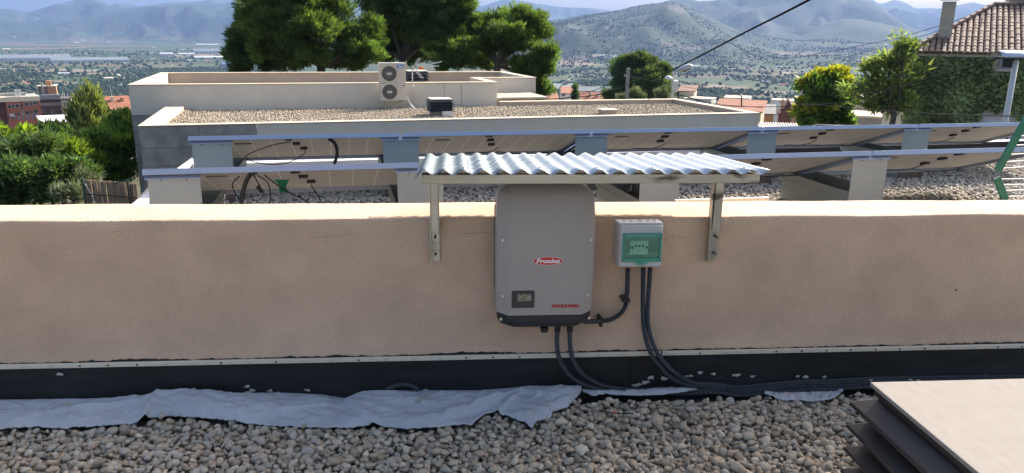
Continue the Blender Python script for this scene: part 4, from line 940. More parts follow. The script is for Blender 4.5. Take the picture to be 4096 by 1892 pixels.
# ballast trays: back plate under each joint
def tray(k, row, label, m=galv):
    x = k * (PL + .025) - .012; w_ = .30; y = row * 1.527
    xs = (x + .035, x + .035 + w_) if k == 0 else (x - w_ / 2, x + w_ / 2)
    t = thing('ballast_tray', label, 'panel support', PR((xs[0] + xs[1]) / 2, y + .4, GZ - .03), RA, group='sheet metal ballast trays under the panel joints')
    zt = .92 - PT * math.cos(TILT) - .004
    mb = MB(); mb.fbox(PR, xs[0], xs[1], y + .004, y + .007, (GZ if row == 0 else .49), zt - .012); build(mb, 'back_plate', m, t)
    mb = MB(); mb.add([PR(xs[0] - .015, y - .016, zt - .022), PR(xs[1] + .01, y - .016, zt - .022), PR(xs[1] + .01, y + .012, zt - .002), PR(xs[0] - .015, y + .012, zt - .002),
                       PR(xs[0] - .015, y - .016, zt - .025), PR(xs[1] + .01, y - .016, zt - .025), PR(xs[1] + .01, y + .012, zt - .005), PR(xs[0] - .015, y + .012, zt - .005)], [(0, 1, 2, 3), (7, 6, 5, 4), (0, 4, 5, 1), (1, 5, 6, 2), (2, 6, 7, 3), (3, 7, 4, 0)])
    build(mb, 'top_flange', frame_mat, t)
    for fx in (.25, .75):
        c = PR(xs[0] + w_ * fx, y - .004, zt - .026); build(MB().tube([c, (c[0], c[1], c[2] - .008)], .005, 6), 'bolt', dark_metal, t)
    for xx in (xs[0], xs[1] - .003):
        mb = MB(); mb.fbox(PR, xx, xx + .003, y + .008, y + .90, GZ - .02, GZ + .23)
        for zz in (.08, .16): mb.fbox(PR, xx - .004, xx + .007, y + .010, y + .898, GZ + zz, GZ + zz + .012)
        build(mb, 'side_plate', m, t)
    mb = MB(); mb.fbox(PR, xs[0] + .008, xs[1] - .008, y + .90, y + .904, GZ - .02, GZ + .21); mb.fbox(PR, xs[0] - .0, xs[1] + .0, y + .905, y + .945, GZ + .15, GZ + .22); build(mb, 'front_plate', m, t)
    mb = MB(); mb.fbox(PR, xs[0] + .008, xs[1] - .008, y + .01, y + .895, GZ - .01, GZ + .11); build(mb, 'ballast_fill', mat('ballast_gravel', (.16, .12, .09), .95, col2=(.08, .06, .05), nscale=30, bump=1., bscale=30), t)
for k in range(5):
    if k < 4: tray(k, 0, ['ballast tray plate at the left end of the front row', 'ballast tray plate of the front row behind the canopy\'s left bracket', 'ballast tray plate of the front row between inverter and right bracket', 'pale ballast tray plate of the front row right of the canopy'][k], galv if k < 2 else mat('galvanised_pale', (.43, .47, .45), .5, .4, col2=(.38, .42, .40), nscale=3))
    tray(k, 1, ['ballast tray plate at the left end of the rear row', 'ballast tray plate of the rear row at its first panel joint', 'ballast tray plate of the rear row above the canopy middle', 'ballast tray plate of the rear row under the white tiled roof', 'ballast tray plate of the rear row beneath the ivy house'][k])
# thick cables over the panels, tape, string
def R1(u, v, dy=0., row=0):                        # a point in the vertical plane of a panel row
    d = ray(u, v); n_ = np.array([-math.sin(RA), math.cos(RA), 0]); P0 = np.array(PR(0, row * 1.527 + dy, 0)); tt = n_ @ (P0 - CAM) / (n_ @ d); return CAM + d * tt
build(ribbed([R1(965, 815, .25), R1(972, 770, .22), R1(983, 730, .18), R1(1000, 700, .12), R1(1022, 688, .06)], .015, .008), 'supply_conduit', conduit_mat, label='thick dark conduit arching under the left end of the front row', cat='conduit')
build(ribbed([R1(1338, 653, .35, 1), R1(1348, 620, .3, 1), R1(1346, 590, .25, 1), R1(1334, 567, .15, 1), R1(1318, 558, .06, 1)], .015, .008), 'supply_conduit', conduit_mat, label='thick dark conduit arching under the rear row\'s left panel', cat='conduit')
build(MB().tube([R1(1028, 745, .10), R1(1050, 768, .10)], .013, 10), 'cable_connector', black_pl, label='thick black cable connector hanging under the front row', cat='connector')
build(MB().tube([R1(992, 688, .02), R1(880, 812, .10)], .0022, 5), 'tie_string', mat('string_tan', (.35, .30, .18), .9), label='thin tan string tied down from the front panel row', cat='string')
g = MB(); Pq = [R1(1100, 716, .28), R1(1160, 716, .28), R1(1147, 742, .33), R1(1154, 768, .4), R1(1120, 768, .4), R1(1118, 738, .33)]
g.prism([q + np.array([0, -.02, 0]) for q in Pq], (0, .004, 0)); build(g, 'green_tape_strip', green_tape, label='strip of green tape stuck under the left front panel', cat='tape')
# green drying rack at the right edge
t = thing('drying_rack', 'green framed rack with thin pale rods cut off by the right photo edge', 'rack', ony(4040, 790, 4.35))
A0, A1 = ony(4140, 415, 4.35), ony(3990, 683, 4.35); B0, B1 = ony(3987, 712, 4.35), ony(4022, 800, 4.35)
build(MB().bar(A0, A1, .048, .014, (0, 1, 0)), 'green_rail', green_metal, t, bevel=.002); build(MB().bar(B0, B1, .044, .014, (0, 1, 0)), 'green_rail', green_metal, t, bevel=.002)
build(MB().bar(A0 + np.array([.62, .2, 0]), A1 + np.array([.62, .2, 0]), .048, .014, (0, 1, 0)), 'green_rail', green_metal, t)
for f_ in (.1, .3, .48, .62, .76, .87, .97):
    p = A0 + (A1 - A0) * f_; build(MB().tube([p, p + np.array([.62, .2, -.004])], .004, 8), 'pale_rod', lamp_white, t)
for f_ in (.06, .32, .58, .86):
    p = B0 + (B1 - B0) * f_; build(MB().tube([p, p + np.array([.62, .2, -.03])], .004, 8), 'pale_rod', lamp_white, t)
p = ony(2940, 803, 3.9); build(MB().bar(ony(2700, 806, 4.0), ony(3075, 795, 4.0), .02, .02), 'aluminium_profile', alu, label='thin aluminium profile lying just behind the wall under the right bracket', cat='metal profile')

# ================================================================== NEIGHBOUR BUILDING (flat roofs, air conditioner)
BA = math.radians(12.4); BO = (-8.283, 20.81)
BF = frame((BO[0], BO[1], 0), BA)
def BP(u, v, by):                                  # point on the vertical plane local y = by
    d = ray(u, v); n_ = np.array([-math.sin(BA), math.cos(BA), 0]); P0 = np.array(BF(0, by, 0)); return CAM + d * ((n_ @ (P0 - CAM)) / (n_ @ d))
def bl(P): x, y = P[0] - BO[0], P[1] - BO[1]; return (x * math.cos(BA) + y * math.sin(BA), -x * math.sin(BA) + y * math.cos(BA), P[2])
def b_gz(): return -.90
def neighbour():
    t = thing('flat_roof_house', 'pale modern house with stepped flat gravel roofs and grey stone cladding, beyond the panels', 'house', BF(9, 6, -8))
    G0 = -8.
    # lower body: white face right of the cladding, roofs and parapets
    def P(name, m, *boxes, bevel=.012, par=t):
        mb = MB()
        for b in boxes: mb.fbox(BF, *b)
        return build(mb, name, m, par, bevel=bevel)
    P('lower_front_wall', white_plaster, (2.95, 18.87, -.10, .18, G0, -.752))
    P('lower_right_wall', white_plaster, (18.60, 18.87, .182, 5.62, G0, -.752), (.0, 2.94, .02, .18, -4, -1.2))
    P('lower_front_coping', coping_mat, (-.02, 18.90, -.12, .20, -.75, -.722))
    P('left_coping', coping_mat, (-.02, .56, .202, 5.58, -.95, -.722))
    P('right_coping', coping_mat, (18.58, 18.90, .202, 5.3, -.75, -.722))
    P('rear_coping', coping_mat, (11.42, 18.90, 5.302, 5.62, -.75, -.722))
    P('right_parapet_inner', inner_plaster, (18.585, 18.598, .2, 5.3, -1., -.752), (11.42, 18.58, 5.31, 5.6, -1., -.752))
    # upper volume
    P('upper_front_wall', white_plaster, (-1.10, 11.40, 5.60, 5.88, -1.02, -.05))
    P('upper_left_wall', white_plaster, (-1.10, -.82, 5.882, 13.3, -1.02, -.05), (-.818, -.80, 5.9, 13.0, -.62, -.052), bevel=.006)
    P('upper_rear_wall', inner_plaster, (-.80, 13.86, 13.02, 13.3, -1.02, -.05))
    P('upper_notch_wall', white_plaster, (11.12, 11.40, 5.882, 8.44, -1.02, -.05))
    P('upper_side_front_wall', white_plaster, (11.10, 13.86, 8.442, 8.70, -1.3, -.05))
    P('upper_right_wall', white_plaster, (13.58, 13.86, 8.702, 13.01, -1.3, -.05))
    P('upper_coping', coping_mat, (-1.12, 11.42, 5.58, 5.90, -.048, -.02), (-1.12, -.78, 5.902, 13.32, -.048, -.02), (-.778, 13.88, 12.98, 13.32, -.048, -.02), (11.09, 11.42, 5.902, 8.42, -.048, -.02), (11.09, 13.88, 8.422, 8.72, -.048, -.02), (13.55, 13.88, 8.722, 12.978, -.048, -.02), bevel=.006)
    P('upper_roof_slab', soil_l, (-.8, 13.55, 5.89, 13.0, -.70, -.62))
    # access hatch door joints in the upper front wall
    for u in (1778, 1845):
        a = BP(u, 332, 5.592); b = BP(u + 2, 424, 5.592); build(MB().bar(a, b, .012, .008, (0, 1, 0)), 'wall_joint', mat('joint_grey', (.2, .2, .19), .9), t)
    a = BP(1780, 418, 5.592); b = BP(1846, 418, 5.592); build(MB().bar(a, b, .01, .008, (0, 1, 0)), 'wall_joint', MATS['joint_grey'], t)
    # stone clad faces: big slabs with open joints
    P('clad_backing', mat('joint_dark', (.05, .05, .05), .9), (.02, 2.93, -.075, .0, G0, -.755), (-1.04, .0, 5.66, 5.9, G0, -1.03), bevel=0)
    zj = [-.757]; 
    for v in (594, 667, 740, 815, 890): zj.append(BP(600, v, -.09)[2])
    zj += [zj[-1] - .72, zj[-1] - 1.44]
    for a, b in zip(zj[:-1], zj[1:]):
        for x0, x1 in ((.0, 1.46), (1.468, 2.943)):
            P('cladding_slab', clad, (x0, x1, -.10, -.074, b + .008, a), bevel=.003)
    zk = [-1.03, *[BP(545, v, 5.61)[2] for v in (509, 581, 653, 726, 800)]]
    for a, b in zip(zk[:-1], zk[1:]):
        P('cladding_slab', clad, (-1.10, .35, 5.60, 5.655, b + .01, a), bevel=.003)
        P('cladding_slab', clad, (-1.10, -1.045, 5.66, 9.0, b + .01, a), bevel=.003)
    P('side_cladding_return', clad, (-.0, .02, -.07, 5.58, G0, -.955), bevel=.003)
    P('gravel_bed_base', soil_l, (.56, 18.58, .2, 5.58, -.98, -.915), bevel=0)
    return t
nb_house = neighbour()
X, Y = jitter(.45, 18.5, .25, 5.5, .070, rg)
keep = ~((X > 11.3) & (Y > 5.2)); X, Y = X[keep], Y[keep]
PP = np.array([BF(a, b, -.905) for a, b in zip(X, Y)]); lw = np.clip((1.0 - X) / .5, 0, 1); PP[:, 2] += rg.uniform(-.02, .03, len(X)) + .10 * lw * (Y > 0)
PP = PP[rg.random(len(PP)) < (1 - .5 * lw)]
V, F, _, _ = scatter_stones(PP, rg.uniform(.028, .050, len(PP)), SH1, F1, np.random.default_rng(8), .5)
build_np(V, F, 3, 'pebble_bed', stone_l, nb_house, smooth=False, kind='stuff')

# air conditioner
def ac_unit():
    yw = 5.58; d0 = 5.02; d1 = 5.36
    a = BP(1522, 400, d0); b = BP(1625, 402, d0); x0 = bl(a)[0]; x1 = bl(b)[0]; zt = BP(1570, 254, d0)[2]; zb = BP(1570, 403, d0)[2]
    t = thing('air_conditioner', 'tall beige outdoor air conditioner with two round fans and blue badge on the neighbour roof', 'air conditioner', BF((x0 + x1) / 2, 5.2, zb))
    body = mat('ac_beige', (.56, .52, .44), .5, col2=(.52, .48, .40), nscale=3)
    mb = MB(); mb.fbox(BF, x0, x1, d0, d1, zb, zt); build(mb, 'casing', body, t, bevel=.012)
    mb = MB(); mb.fbox(BF, x0 - .01, x1 + .01, d0 - .012, d1 + .01, zt + .001, zt + .022); build(mb, 'top_cover', lamp_white, t, bevel=.004)
    w = x1 - x0; h = zt - zb
    for k, cz in enumerate((zb + h * .73, zb + h * .24)):
        cx = x0 + w * .365; R = w * .275
        mb = MB()
        ring = [BF(cx + R * 1.03 * math.cos(q), d0 - .006, cz + R * 1.03 * math.sin(q)) for q in np.linspace(0, 2 * PI, 33)]
        fan = thing_part('fan', MB().prism([BF(cx + R * math.cos(q), d0 - .002, cz + R * math.sin(q)) for q in np.linspace(0, 2 * PI, 28)[:-1]], (math.sin(BA) * .001, -.001, 0)), mat('fan_dark', (.03, .03, .03), .6), t)
        build(MB().tube(ring, .009, 5), 'guard_ring', mat('guard_grey', (.30, .29, .26), .5), fan)
        mb = MB()
        for j in range(26):
            q = 2 * PI * j / 26; p_ = [BF(cx + r_ * math.cos(q + r_ * 1.6), d0 - .012, cz + r_ * math.sin(q + r_ * 1.6)) for r_ in np.linspace(.05, R, 4)]
            mb.tube(p_, .0045, 4)
        for r_ in (.35, .6, .82):
            mb.tube([BF(cx + R * r_ * math.cos(q), d0 - .014, cz + R * r_ * math.sin(q)) for q in np.linspace(0, 2 * PI, 25)], .003, 4)
        build(mb, 'guard_grille', MATS['guard_grey'], fan)
        mb = MB(); mb.fbox(BF, cx - .085, cx + .085, d0 - .024, d0 - .016, cz - .035, cz + .035); build(mb, 'fan_plate', lamp_white, fan)
    px_ = x0 + w * .655
    mb = MB(); mb.fbox(BF, px_, px_ + .006, d0 - .002, d0 + .001, zb + .02, zt - .02); mb.fbox(BF, x0 + .03, px_ - .02, d0 - .002, d0 + .001, zb + h * .485, zb + h * .49); build(mb, 'panel_joint', MATS['joint_grey'], t)
    bx0, bx1, bz0, bz1 = x0 + w * .68, x0 + w * .93, zt - h * .125, zt - h * .035
    mb = MB(); mb.fbox(BF, bx0, bx1, d0 - .006, d0 - .0005, bz0, bz1); bd = build(mb, 'badge', blue_ink, t)
    c = np.array(BF((bx0 + bx1) / 2 + .015, d0 - .008, (bz0 + bz1) / 2)); ex = (math.cos(BA), math.sin(BA), 0)
    build(text_mb('Midea', .085, c, ex, (0, 0, 1), bold=.0025, width=.155), 'badge_lettering', white_ink, bd)
    for fx_, fz in ((.13, .47), (.92, .40)):
        mb = MB(); mb.fbox(BF, x0 + w * fx_ - .045, x0 + w * fx_ + .045, d0 - .004, d0 - .001, zb + h * fz, zb + h * fz + .025); build(mb, 'small_label', dark_metal, t)
    for fx_ in (.14, .83):
        mb = MB(); mb.fbox(BF, x0 + w * fx_, x0 + w * fx_ + .05, d0 - .03, 5.598, zb - .05, zb - .012); mb.fbox(BF, x0 + w * fx_, x0 + w * fx_ + .05, 5.56, 5.598, zb - .25, zb - .05); build(mb, 'wall_bracket', lamp_white, t)
        mb = MB(); mb.fbox(BF, x0 + w * fx_ - .02, x0 + w * fx_ + .09, d0 - .02, d0 + .05, zb - .012, zb - .001); build(mb, 'rubber_foot', black_pl, t)
    pts = [BP(1628, 388, 5.25), BP(1633, 400, 5.25), BP(1641, 416, 5.1), BP(1652, 430, 4.9), BP(1662, 438, 4.75)]
    build(ribbed(pts, .035, .03, 10), 'refrigerant_hose', lamp_white, t)
    a = BP(1575, 405, 5.3); build(MB().tube([a, BP(1573, 440, 5.0)], .008, 6), 'drain_pipe', lamp_white, t)
def thing_part(name, mb, m, par): return build(mb, name, m, par)
ac_unit()
def vent(bx0, bx1, by0, by1, zb, zt, label, n=5, base=.2):
    t = thing('louvred_vent', label, 'roof vent', BF((bx0 + bx1) / 2, (by0 + by1) / 2, zb), group='dark louvred vents on the neighbour roof')
    mb = MB(); mb.fbox(BF, bx0 + .06, bx1 - .06, by0 + .06, by1 - .06, zb, zt - .03); build(mb, 'shaft', mat('vent_base', (.30, .25, .22), .9), t)
    mb = MB(); mb.fbox(BF, bx0, bx1, by0, by1, zt - .03, zt); build(mb, 'lid', lid_grey, t, bevel=.004)
    hh = (zt - .03 - zb - base) / n
    for k in range(n):
        z = zt - .032 - k * hh; e0, e1 = .03, -.05
        vs = [BF(*q) for q in ((bx0 + e0, by0 + e0, z), (bx1 - e0, by0 + e0, z), (bx1 - e0, by1 - e0, z), (bx0 + e0, by1 - e0, z), (bx0 + e1, by0 + e1, z - hh * .75), (bx1 - e1, by0 + e1, z - hh * .75), (bx1 - e1, by1 - e1, z - hh * .75), (bx0 + e1, by1 - e1, z - hh * .75),
                                 (bx0 + e1, by0 + e1, z - hh * .85), (bx1 - e1, by0 + e1, z - hh * .85), (bx1 - e1, by1 - e1, z - hh * .85), (bx0 + e1, by1 - e1, z - hh * .85))]
        fs = [(a + q, a + (q + 1) % 4, a + 4 + (q + 1) % 4, a + 4 + q) for a in (0, 4) for q in range(4)] + [(0, 1, 2, 3), (11, 10, 9, 8)]
        mb = MB().add(vs, fs); build(mb, 'louvre_blade', louvre_navy, t)
    return t
a = bl(BP(1726, 462, 2.2)); b = bl(BP(1811, 462, 2.2)); zt = BP(1770, 396, 2.2)[2]
v1 = vent(a[0], b[0], 2.2, 2.2 + (b[0] - a[0]), -.92, zt, 'small louvred vent standing on the gravel in front of the air conditioner', base=.17)
mb = MB(); mb.fbox(BF, b[0] - .36, b[0] + .0, 2.13, 2.24, -.93, -.72); build(mb, 'vent_box', house_white, v1, bevel=.004)
a = bl(BP(1632, 300, 8.6)); b = bl(BP(1712, 300, 8.6)); zt = BP(1690, 283, 8.6)[2]
vent(a[0], b[0], 8.6, 9.5, -.62, zt, 'louvred vent on the upper roof half hidden by the antenna')
c = bl(BP(2440, 462, 1.5)); mb = MB()
t = thing('roof_hatch', 'small square pale box with flat lid on the gravel, right side', 'roof box', BF(c[0], 1.8, -.92))
mb = MB(); mb.fbox(BF, c[0] - .24, c[0] + .24, 1.5, 1.95, -.93, -.72); build(mb, 'box_body', inner_plaster, t); mb = MB(); mb.fbox(BF, c[0] - .28, c[0] + .28, 1.46, 2.0, -.718, -.69); build(mb, 'box_lid', mat('hatch_lid', (.66, .62, .54), .6), t, bevel=.004)
# antenna
def antenna():
    d = 5.45
    t = thing('tv_antenna', 'television antenna on a thin mast right of the air conditioner, with orange dipole box', 'antenna', BP(1652, 430, d))
    build(MB().tube([BP(1652, 432, d), BP(1649, 262, d)], .022, 8), 'mast', lamp_grey, t)
    build(MB().tube([BP(1652, 272, d), BP(1700, 279, d)], .012, 6), 'boom', lamp_white, t)
    mb = MB(); A, B_ = BP(1656, 272, d), BP(1677, 233, d)
    ex = np.array([math.cos(BA), math.sin(BA), 0])
    for o_ in (-.05, 0, .05): mb.tube([A + ex * o_, B_ + ex * o_], .008, 5)
    for f_ in (.2, .4, .6, .8, 1): p = A + (B_ - A) * f_; mb.tube([p - ex * .055, p + ex * .055], .006, 5)
    build(mb, 'upper_reflector', lamp_white, t)
    mb = MB(); A, B_ = BP(1660, 277, d), BP(1689, 314, d)
    for o_ in (-.04, .04): mb.tube([A + ex * o_, B_ + ex * o_], .008, 5)
    for f_ in (.15, .35, .55, .75, .95): p = A + (B_ - A) * f_; mb.tube([p - ex * .045, p + ex * .045], .006, 5)
    build(mb, 'lower_reflector', lamp_white, t)
    build(MB().prism([BP(u, v, d - .06) for u, v in ((1673, 270), (1680, 265), (1692, 268), (1699, 276), (1690, 279), (1676, 278))], (0, .1, 0)), 'dipole_box', orange_pl, t, bevel=.01)
    for a, b in (((1684, 266), (1767, 246)), ((1692, 272), (1756, 263)), ((1700, 279), (1743, 278))): build(MB().tube([BP(*a, d), BP(*b, d)], .020, 6), 'director_bar', lamp_white, t)
    build(MB().tube([BP(1727, 254, d), BP(1730, 278, d)], .017, 5), 'director_brace', lamp_white, t)
    build(MB().tube([BP(1654, 345, d), BP(1655, 350, d)], .05, 8), 'mast_clamp', lamp_grey, t)
antenna()

# ================================================================== TREES
def leaves(cent, rad, n, size, rg, up=.35, width=.45, jit=.5, shell=.55, flat=1.):
    """n leaf triangles in an ellipsoid, pointing outwards and up"""
    d = rg.normal(size=(n, 3)); d /= np.linalg.norm(d, axis=1)[:, None]
    r = shell + (1 - shell) * rg.random(n) ** .6; r = np.where(rg.random(n) < .18, rg.random(n), r)
    P = np.asarray(cent) + d * r[:, None] * np.asarray(rad)
    o = d + rg.normal(size=(n, 3)) * jit; o[:, 2] += up; o /= np.linalg.norm(o, axis=1)[:, None]
    s = np.cross(o, rg.normal(size=(n, 3))); s /= np.linalg.norm(s, axis=1)[:, None] + 1e-9
    L_ = size * rg.uniform(.6, 1.3, n)[:, None]
    a = P - s * L_ * width / 2; b = P + s * L_ * width / 2; c = P + o * L_
    return np.stack([a, b, c], 1).reshape(-1, 3)
def puffy(lobes, size, per_m2, rg, puff=.38, pflat=.7, up=.4, width=.3, gap=.12, stretch=1.35, fill=.22):
    """lobes: (centre, radii) -> tufts of leaves over each lobe, drawn out away from its centre; returns corners and a tint per corner"""
    out = []; tint = []
    for c, r in lobes:
        c = np.array(c, float); r = np.array(r, float)
        area = 4 * PI * ((r[0] * r[1]) ** 1.6 / 3 + (r[0] * r[2]) ** 1.6 / 3 + (r[1] * r[2]) ** 1.6 / 3) ** (1 / 1.6)
        npf = max(7, int(area / (puff * puff * 1.15)))
        d = rg.normal(size=(npf, 3)); d /= np.linalg.norm(d, axis=1)[:, None]
        for q in d:
            if rg.random() < gap or (q[2] < -.45 and rg.random() < .5): continue
            pr = puff * rg.uniform(.4, 1.2); pc = c + q * (r - pr * .45) * rg.uniform(.62, 1.2)
            ax = q * np.array([1, 1, .6]) + np.array([0, 0, up]) + rg.normal(size=3) * .3; ax /= np.linalg.norm(ax)
            L_ = leaves((0, 0, 0), (pr, pr, pr * pflat), int(per_m2 * 4 * PI * pr * pr), size, rg, up=up, width=width, shell=.3)
            k = L_ @ ax; L_ = L_ + np.outer(k, ax) * (stretch - 1) * rg.uniform(.3, 1.6) + pc
            out.append(L_); tint.append(np.full(len(L_), rg.choice([.62, .8, 1., 1.15, 1.35], p=[.14, .22, .3, .22, .12])))
        L_ = leaves(c, r * .8, int(per_m2 * area * fill), size * 1.5, rg, shell=.2, width=width * 1.6); out.append(L_); tint.append(np.full(len(L_), .8))
    return np.concatenate(out), np.concatenate(tint)
def build_leaves(VT, name, m, parent):
    V, T = VT; o = build_np(V, np.arange(len(V)).reshape(-1, 3), 3, name, m, parent)
    ca = o.data.color_attributes.new('tint', 'FLOAT_COLOR', 'POINT'); a = np.ones((len(T), 4), np.float32); a[:, :3] = T[:, None]; ca.data.foreach_set('color', a.ravel()); return o
def limb_path(a, b, rg, bend=.12, n=6):
    a = np.array(a, float); b = np.array(b, float); L_ = np.linalg.norm(b - a); out = []
    o1 = rg.normal(size=3) * bend * L_
    for i in range(n + 1):
        t = i / n; out.append(a + (b - a) * t + o1 * math.sin(PI * t) * .5 + np.array([0, 0, .12 * L_ * t * (1 - t)]))
    return out
def tree(name, label, cat, base, fork, lobes, lm, bark, r0, seed, size, per, puff=.42, pflat=.7, up=.4, width=.3, group=None, extra=None, limb_r=.35, gap=.12, stretch=1.35, fill=.22):
    rg = np.random.default_rng(seed); t = thing(name, label, cat, base, group=group)
    P = limb_path(base, fork, rg, .04); mb = MB(); mb.tube(P, list(np.linspace(r0, r0 * .7, len(P))), 9); build(mb, 'trunk', bark, t, smooth=True)
    for c, r in lobes:
        e = np.array(c) - np.array([0, 0, r[2] * .2]); Q = limb_path(P[-1], e, rg); mb = MB(); mb.tube(Q, list(np.linspace(r0 * limb_r * 1.4, r0 * .12, len(Q))), 6)
        for k in range(3):
            q = Q[3 + k]; e2 = np.array(c) + rg.normal(size=3) * np.array(r) * .5; Q2 = limb_path(q, e2, rg, .15, 4); mb.tube(Q2, list(np.linspace(r0 * .16, r0 * .05, len(Q2))), 4)
        build(mb, 'limb', bark, t, smooth=True)
    build_leaves(puffy(lobes, size, per, rg, puff, pflat, up, width, gap, stretch, fill), 'crown', lm, t)
    if extra:
        for (lb, m2, sz, pr_, pf) in extra:
            build_leaves(puffy(lb, sz, pr_, rg, pf, pflat, up, width, gap, stretch, fill), 'crown', m2, t)
    return t
def PXL(u, v, ru, rv, D, dy=0., rd=None):          # lobe from a pixel ellipse at distance D
    c = onr(u, v, D + dy); k = (D + dy) / FPX; return (c, (ru * k, (rd if rd else (ru + rv) / 2 * 1.0) * k, rv * k))
def gnd(u, D): p = onr(u, 400, D); return np.array([p[0], p[1], ground_z(p[0], p[1]) - .2])
TP = 43.
tree('pine_tree', 'big round-crowned pine with sunlit right arm, left of the air conditioner', 'tree', gnd(1290, TP), onr(1283, 262, TP),
     [PXL(*a) for a in ((1180, -20, 150, 95, TP, 0), (1085, 90, 105, 80, TP, -.5), (1215, 110, 125, 85, TP, -.8), (1330, 20, 70, 80, TP, .3), (1340, 112, 62, 34, TP, -.2), (1120, 185, 110, 60, TP, -.2), (1215, 215, 90, 50, TP, -1.), (1400, 140, 85, 50, TP, 0), (1480, 92, 48, 38, TP, .3), (1490, 145, 44, 48, TP, 0), (1440, 200, 88, 52, TP, -.5), (1380, 250, 80, 28, TP, .4), (1180, -150, 170, 90, TP, 0))],
     pine_leaf, bark_pine, .32, 1, .19, 105, .42, gap=.22, fill=.12, group='tall pines behind the neighbour roof')
tree('pine_tree', 'dark shaded pine at the left end of the pine group', 'tree', gnd(1060, TP + 4), onr(1060, 240, TP + 4),
     [PXL(*a) for a in ((985, 150, 62, 62, TP, 3), (970, 230, 58, 42, TP, 3), (1020, 70, 55, 60, TP, 3), (1010, -20, 50, 60, TP, 4), (1070, 190, 90, 80, TP, 3.5), (960, 275, 40, 24, TP, 3), (1150, 250, 80, 35, TP, 4))],
     pine_dark, bark_pine, .25, 2, .19, 120, .42, group='tall pines behind the neighbour roof')
tree('pine_tree', 'widest dark pine standing behind the air conditioner', 'tree', gnd(1600, TP + 5), onr(1610, 240, TP + 5),
     [PXL(*a) for a in ((1560, 20, 110, 90, TP, 6), (1700, 20, 120, 110, TP, 5), (1800, 60, 85, 80, TP, 4), (1600, 120, 100, 70, TP, 7), (1740, 130, 90, 60, TP, 4), (1850, 110, 50, 60, TP, 4), (1650, -90, 170, 80, TP, 5), (1530, 190, 80, 55, TP, 8), (1660, 215, 70, 45, TP, 7))],
     pine_dark, bark_pine, .34, 3, .20, 105, .46, fill=.1, gap=.2, group='tall pines behind the neighbour roof',
     extra=[([PXL(*a) for a in ((1870, 20, 32, 60, TP, 3.5), (1830, 205, 70, 40, TP, 2), (1790, 245, 70, 35, TP, 1.8), (1875, 195, 38, 42, TP, 2), (1850, 150, 50, 30, TP, 3), (1775, 195, 60, 28, TP, 2.5))], pine_leaf, .17, 150, .36)])  # sunlit lobes: the light is put in as brighter needles than the crown's
tree('pine_tree', 'rounded bright pine at the right end of the pine group', 'tree', gnd(1995, TP + 2), onr(1990, 262, TP + 2),
     [PXL(*a) for a in ((1995, 75, 55, 42, TP, 4), (2060, 70, 60, 45, TP, 3), (2110, 90, 66, 50, TP, 2.5), (2150, 125, 48, 42, TP, 3), (2030, 130, 80, 45, TP, 1.5), (1920, 95, 34, 48, TP, 4), (1950, 165, 60, 70, TP, 3), (2060, 175, 85, 40, TP, 2), (2120, 245, 62, 34, TP, 1), (2190, 215, 48, 40, TP, 1.2), (2100, 285, 66, 32, TP, 1), (2165, 275, 50, 34, TP, 1.5), (2150, 325, 42, 32, TP, 2), (2165, 370, 44, 42, TP, 2), (1940, 250, 80, 34, TP, 4.5))],
     pine_leaf, bark_pine, .28, 4, .18, 105, .38, gap=.22, fill=.12, group='tall pines behind the neighbour roof')
# round pine beyond the gravel roof and plants round it
tree('pine_tree', 'round dark pine behind the concrete pole', 'tree', gnd(2560, 105), onr(2555, 360, 105),
     [PXL(*a) for a in ((2500, 275, 52, 45, 105, 0), (2560, 262, 52, 40, 105, 0), (2500, 335, 60, 50, 105, 0), (2590, 320, 70, 58, 105, -1), (2635, 300, 40, 42, 105, 0), (2640, 360, 45, 45, 105, 0), (2550, 375, 90, 30, 105, 0), (2465, 385, 40, 22, 105, 0))],
     pine_dark, bark_pine, .3, 6, .34, 34, .85, extra=[([PXL(*a) for a in ((2530, 232, 40, 18, 105, 0), (2575, 250, 40, 22, 105, .3), (2650, 275, 28, 22, 105, 0), (2620, 285, 30, 18, 105, -.5))], leafmat('pine_olive', [(.06, .09, .03), (.09, .12, .04), (.12, .14, .055)], (1.5, 1.6, .8), .35), .34, 34, .7)])
for i, (u, v, ru, rv, lab) in enumerate(((2490, 390, 24, 14, 'low pale shrub peeping over the gravel roof left of the concrete pole'), (2545, 378, 28, 26, 'pale upright shrub just right of the concrete pole'), (2645, 378, 26, 30, 'pale leafy shrub under the street lamp pole'))):
    tree('shrub', lab, 'shrub', gnd(u, 45), onr(u, 395, 45), [PXL(u, v, ru, rv, 45), PXL(u + 14, v + 12, ru * .7, rv * .6, 45)], leaf_olive, bark_grey, .04, 20 + i, .12, 160, .18, up=1., group='pale shrubs behind the gravel roof')
t = tree('cypress', 'thin dark cypress between the small red-roofed houses', 'tree', gnd(2300, 100), onr(2300, 398, 100), [PXL(2300, 348, 6, 14, 100), PXL(2301, 372, 8, 18, 100), PXL(2299, 395, 9, 14, 100)], leaf_dark, bark_grey, .1, 30, .25, 60, .3)
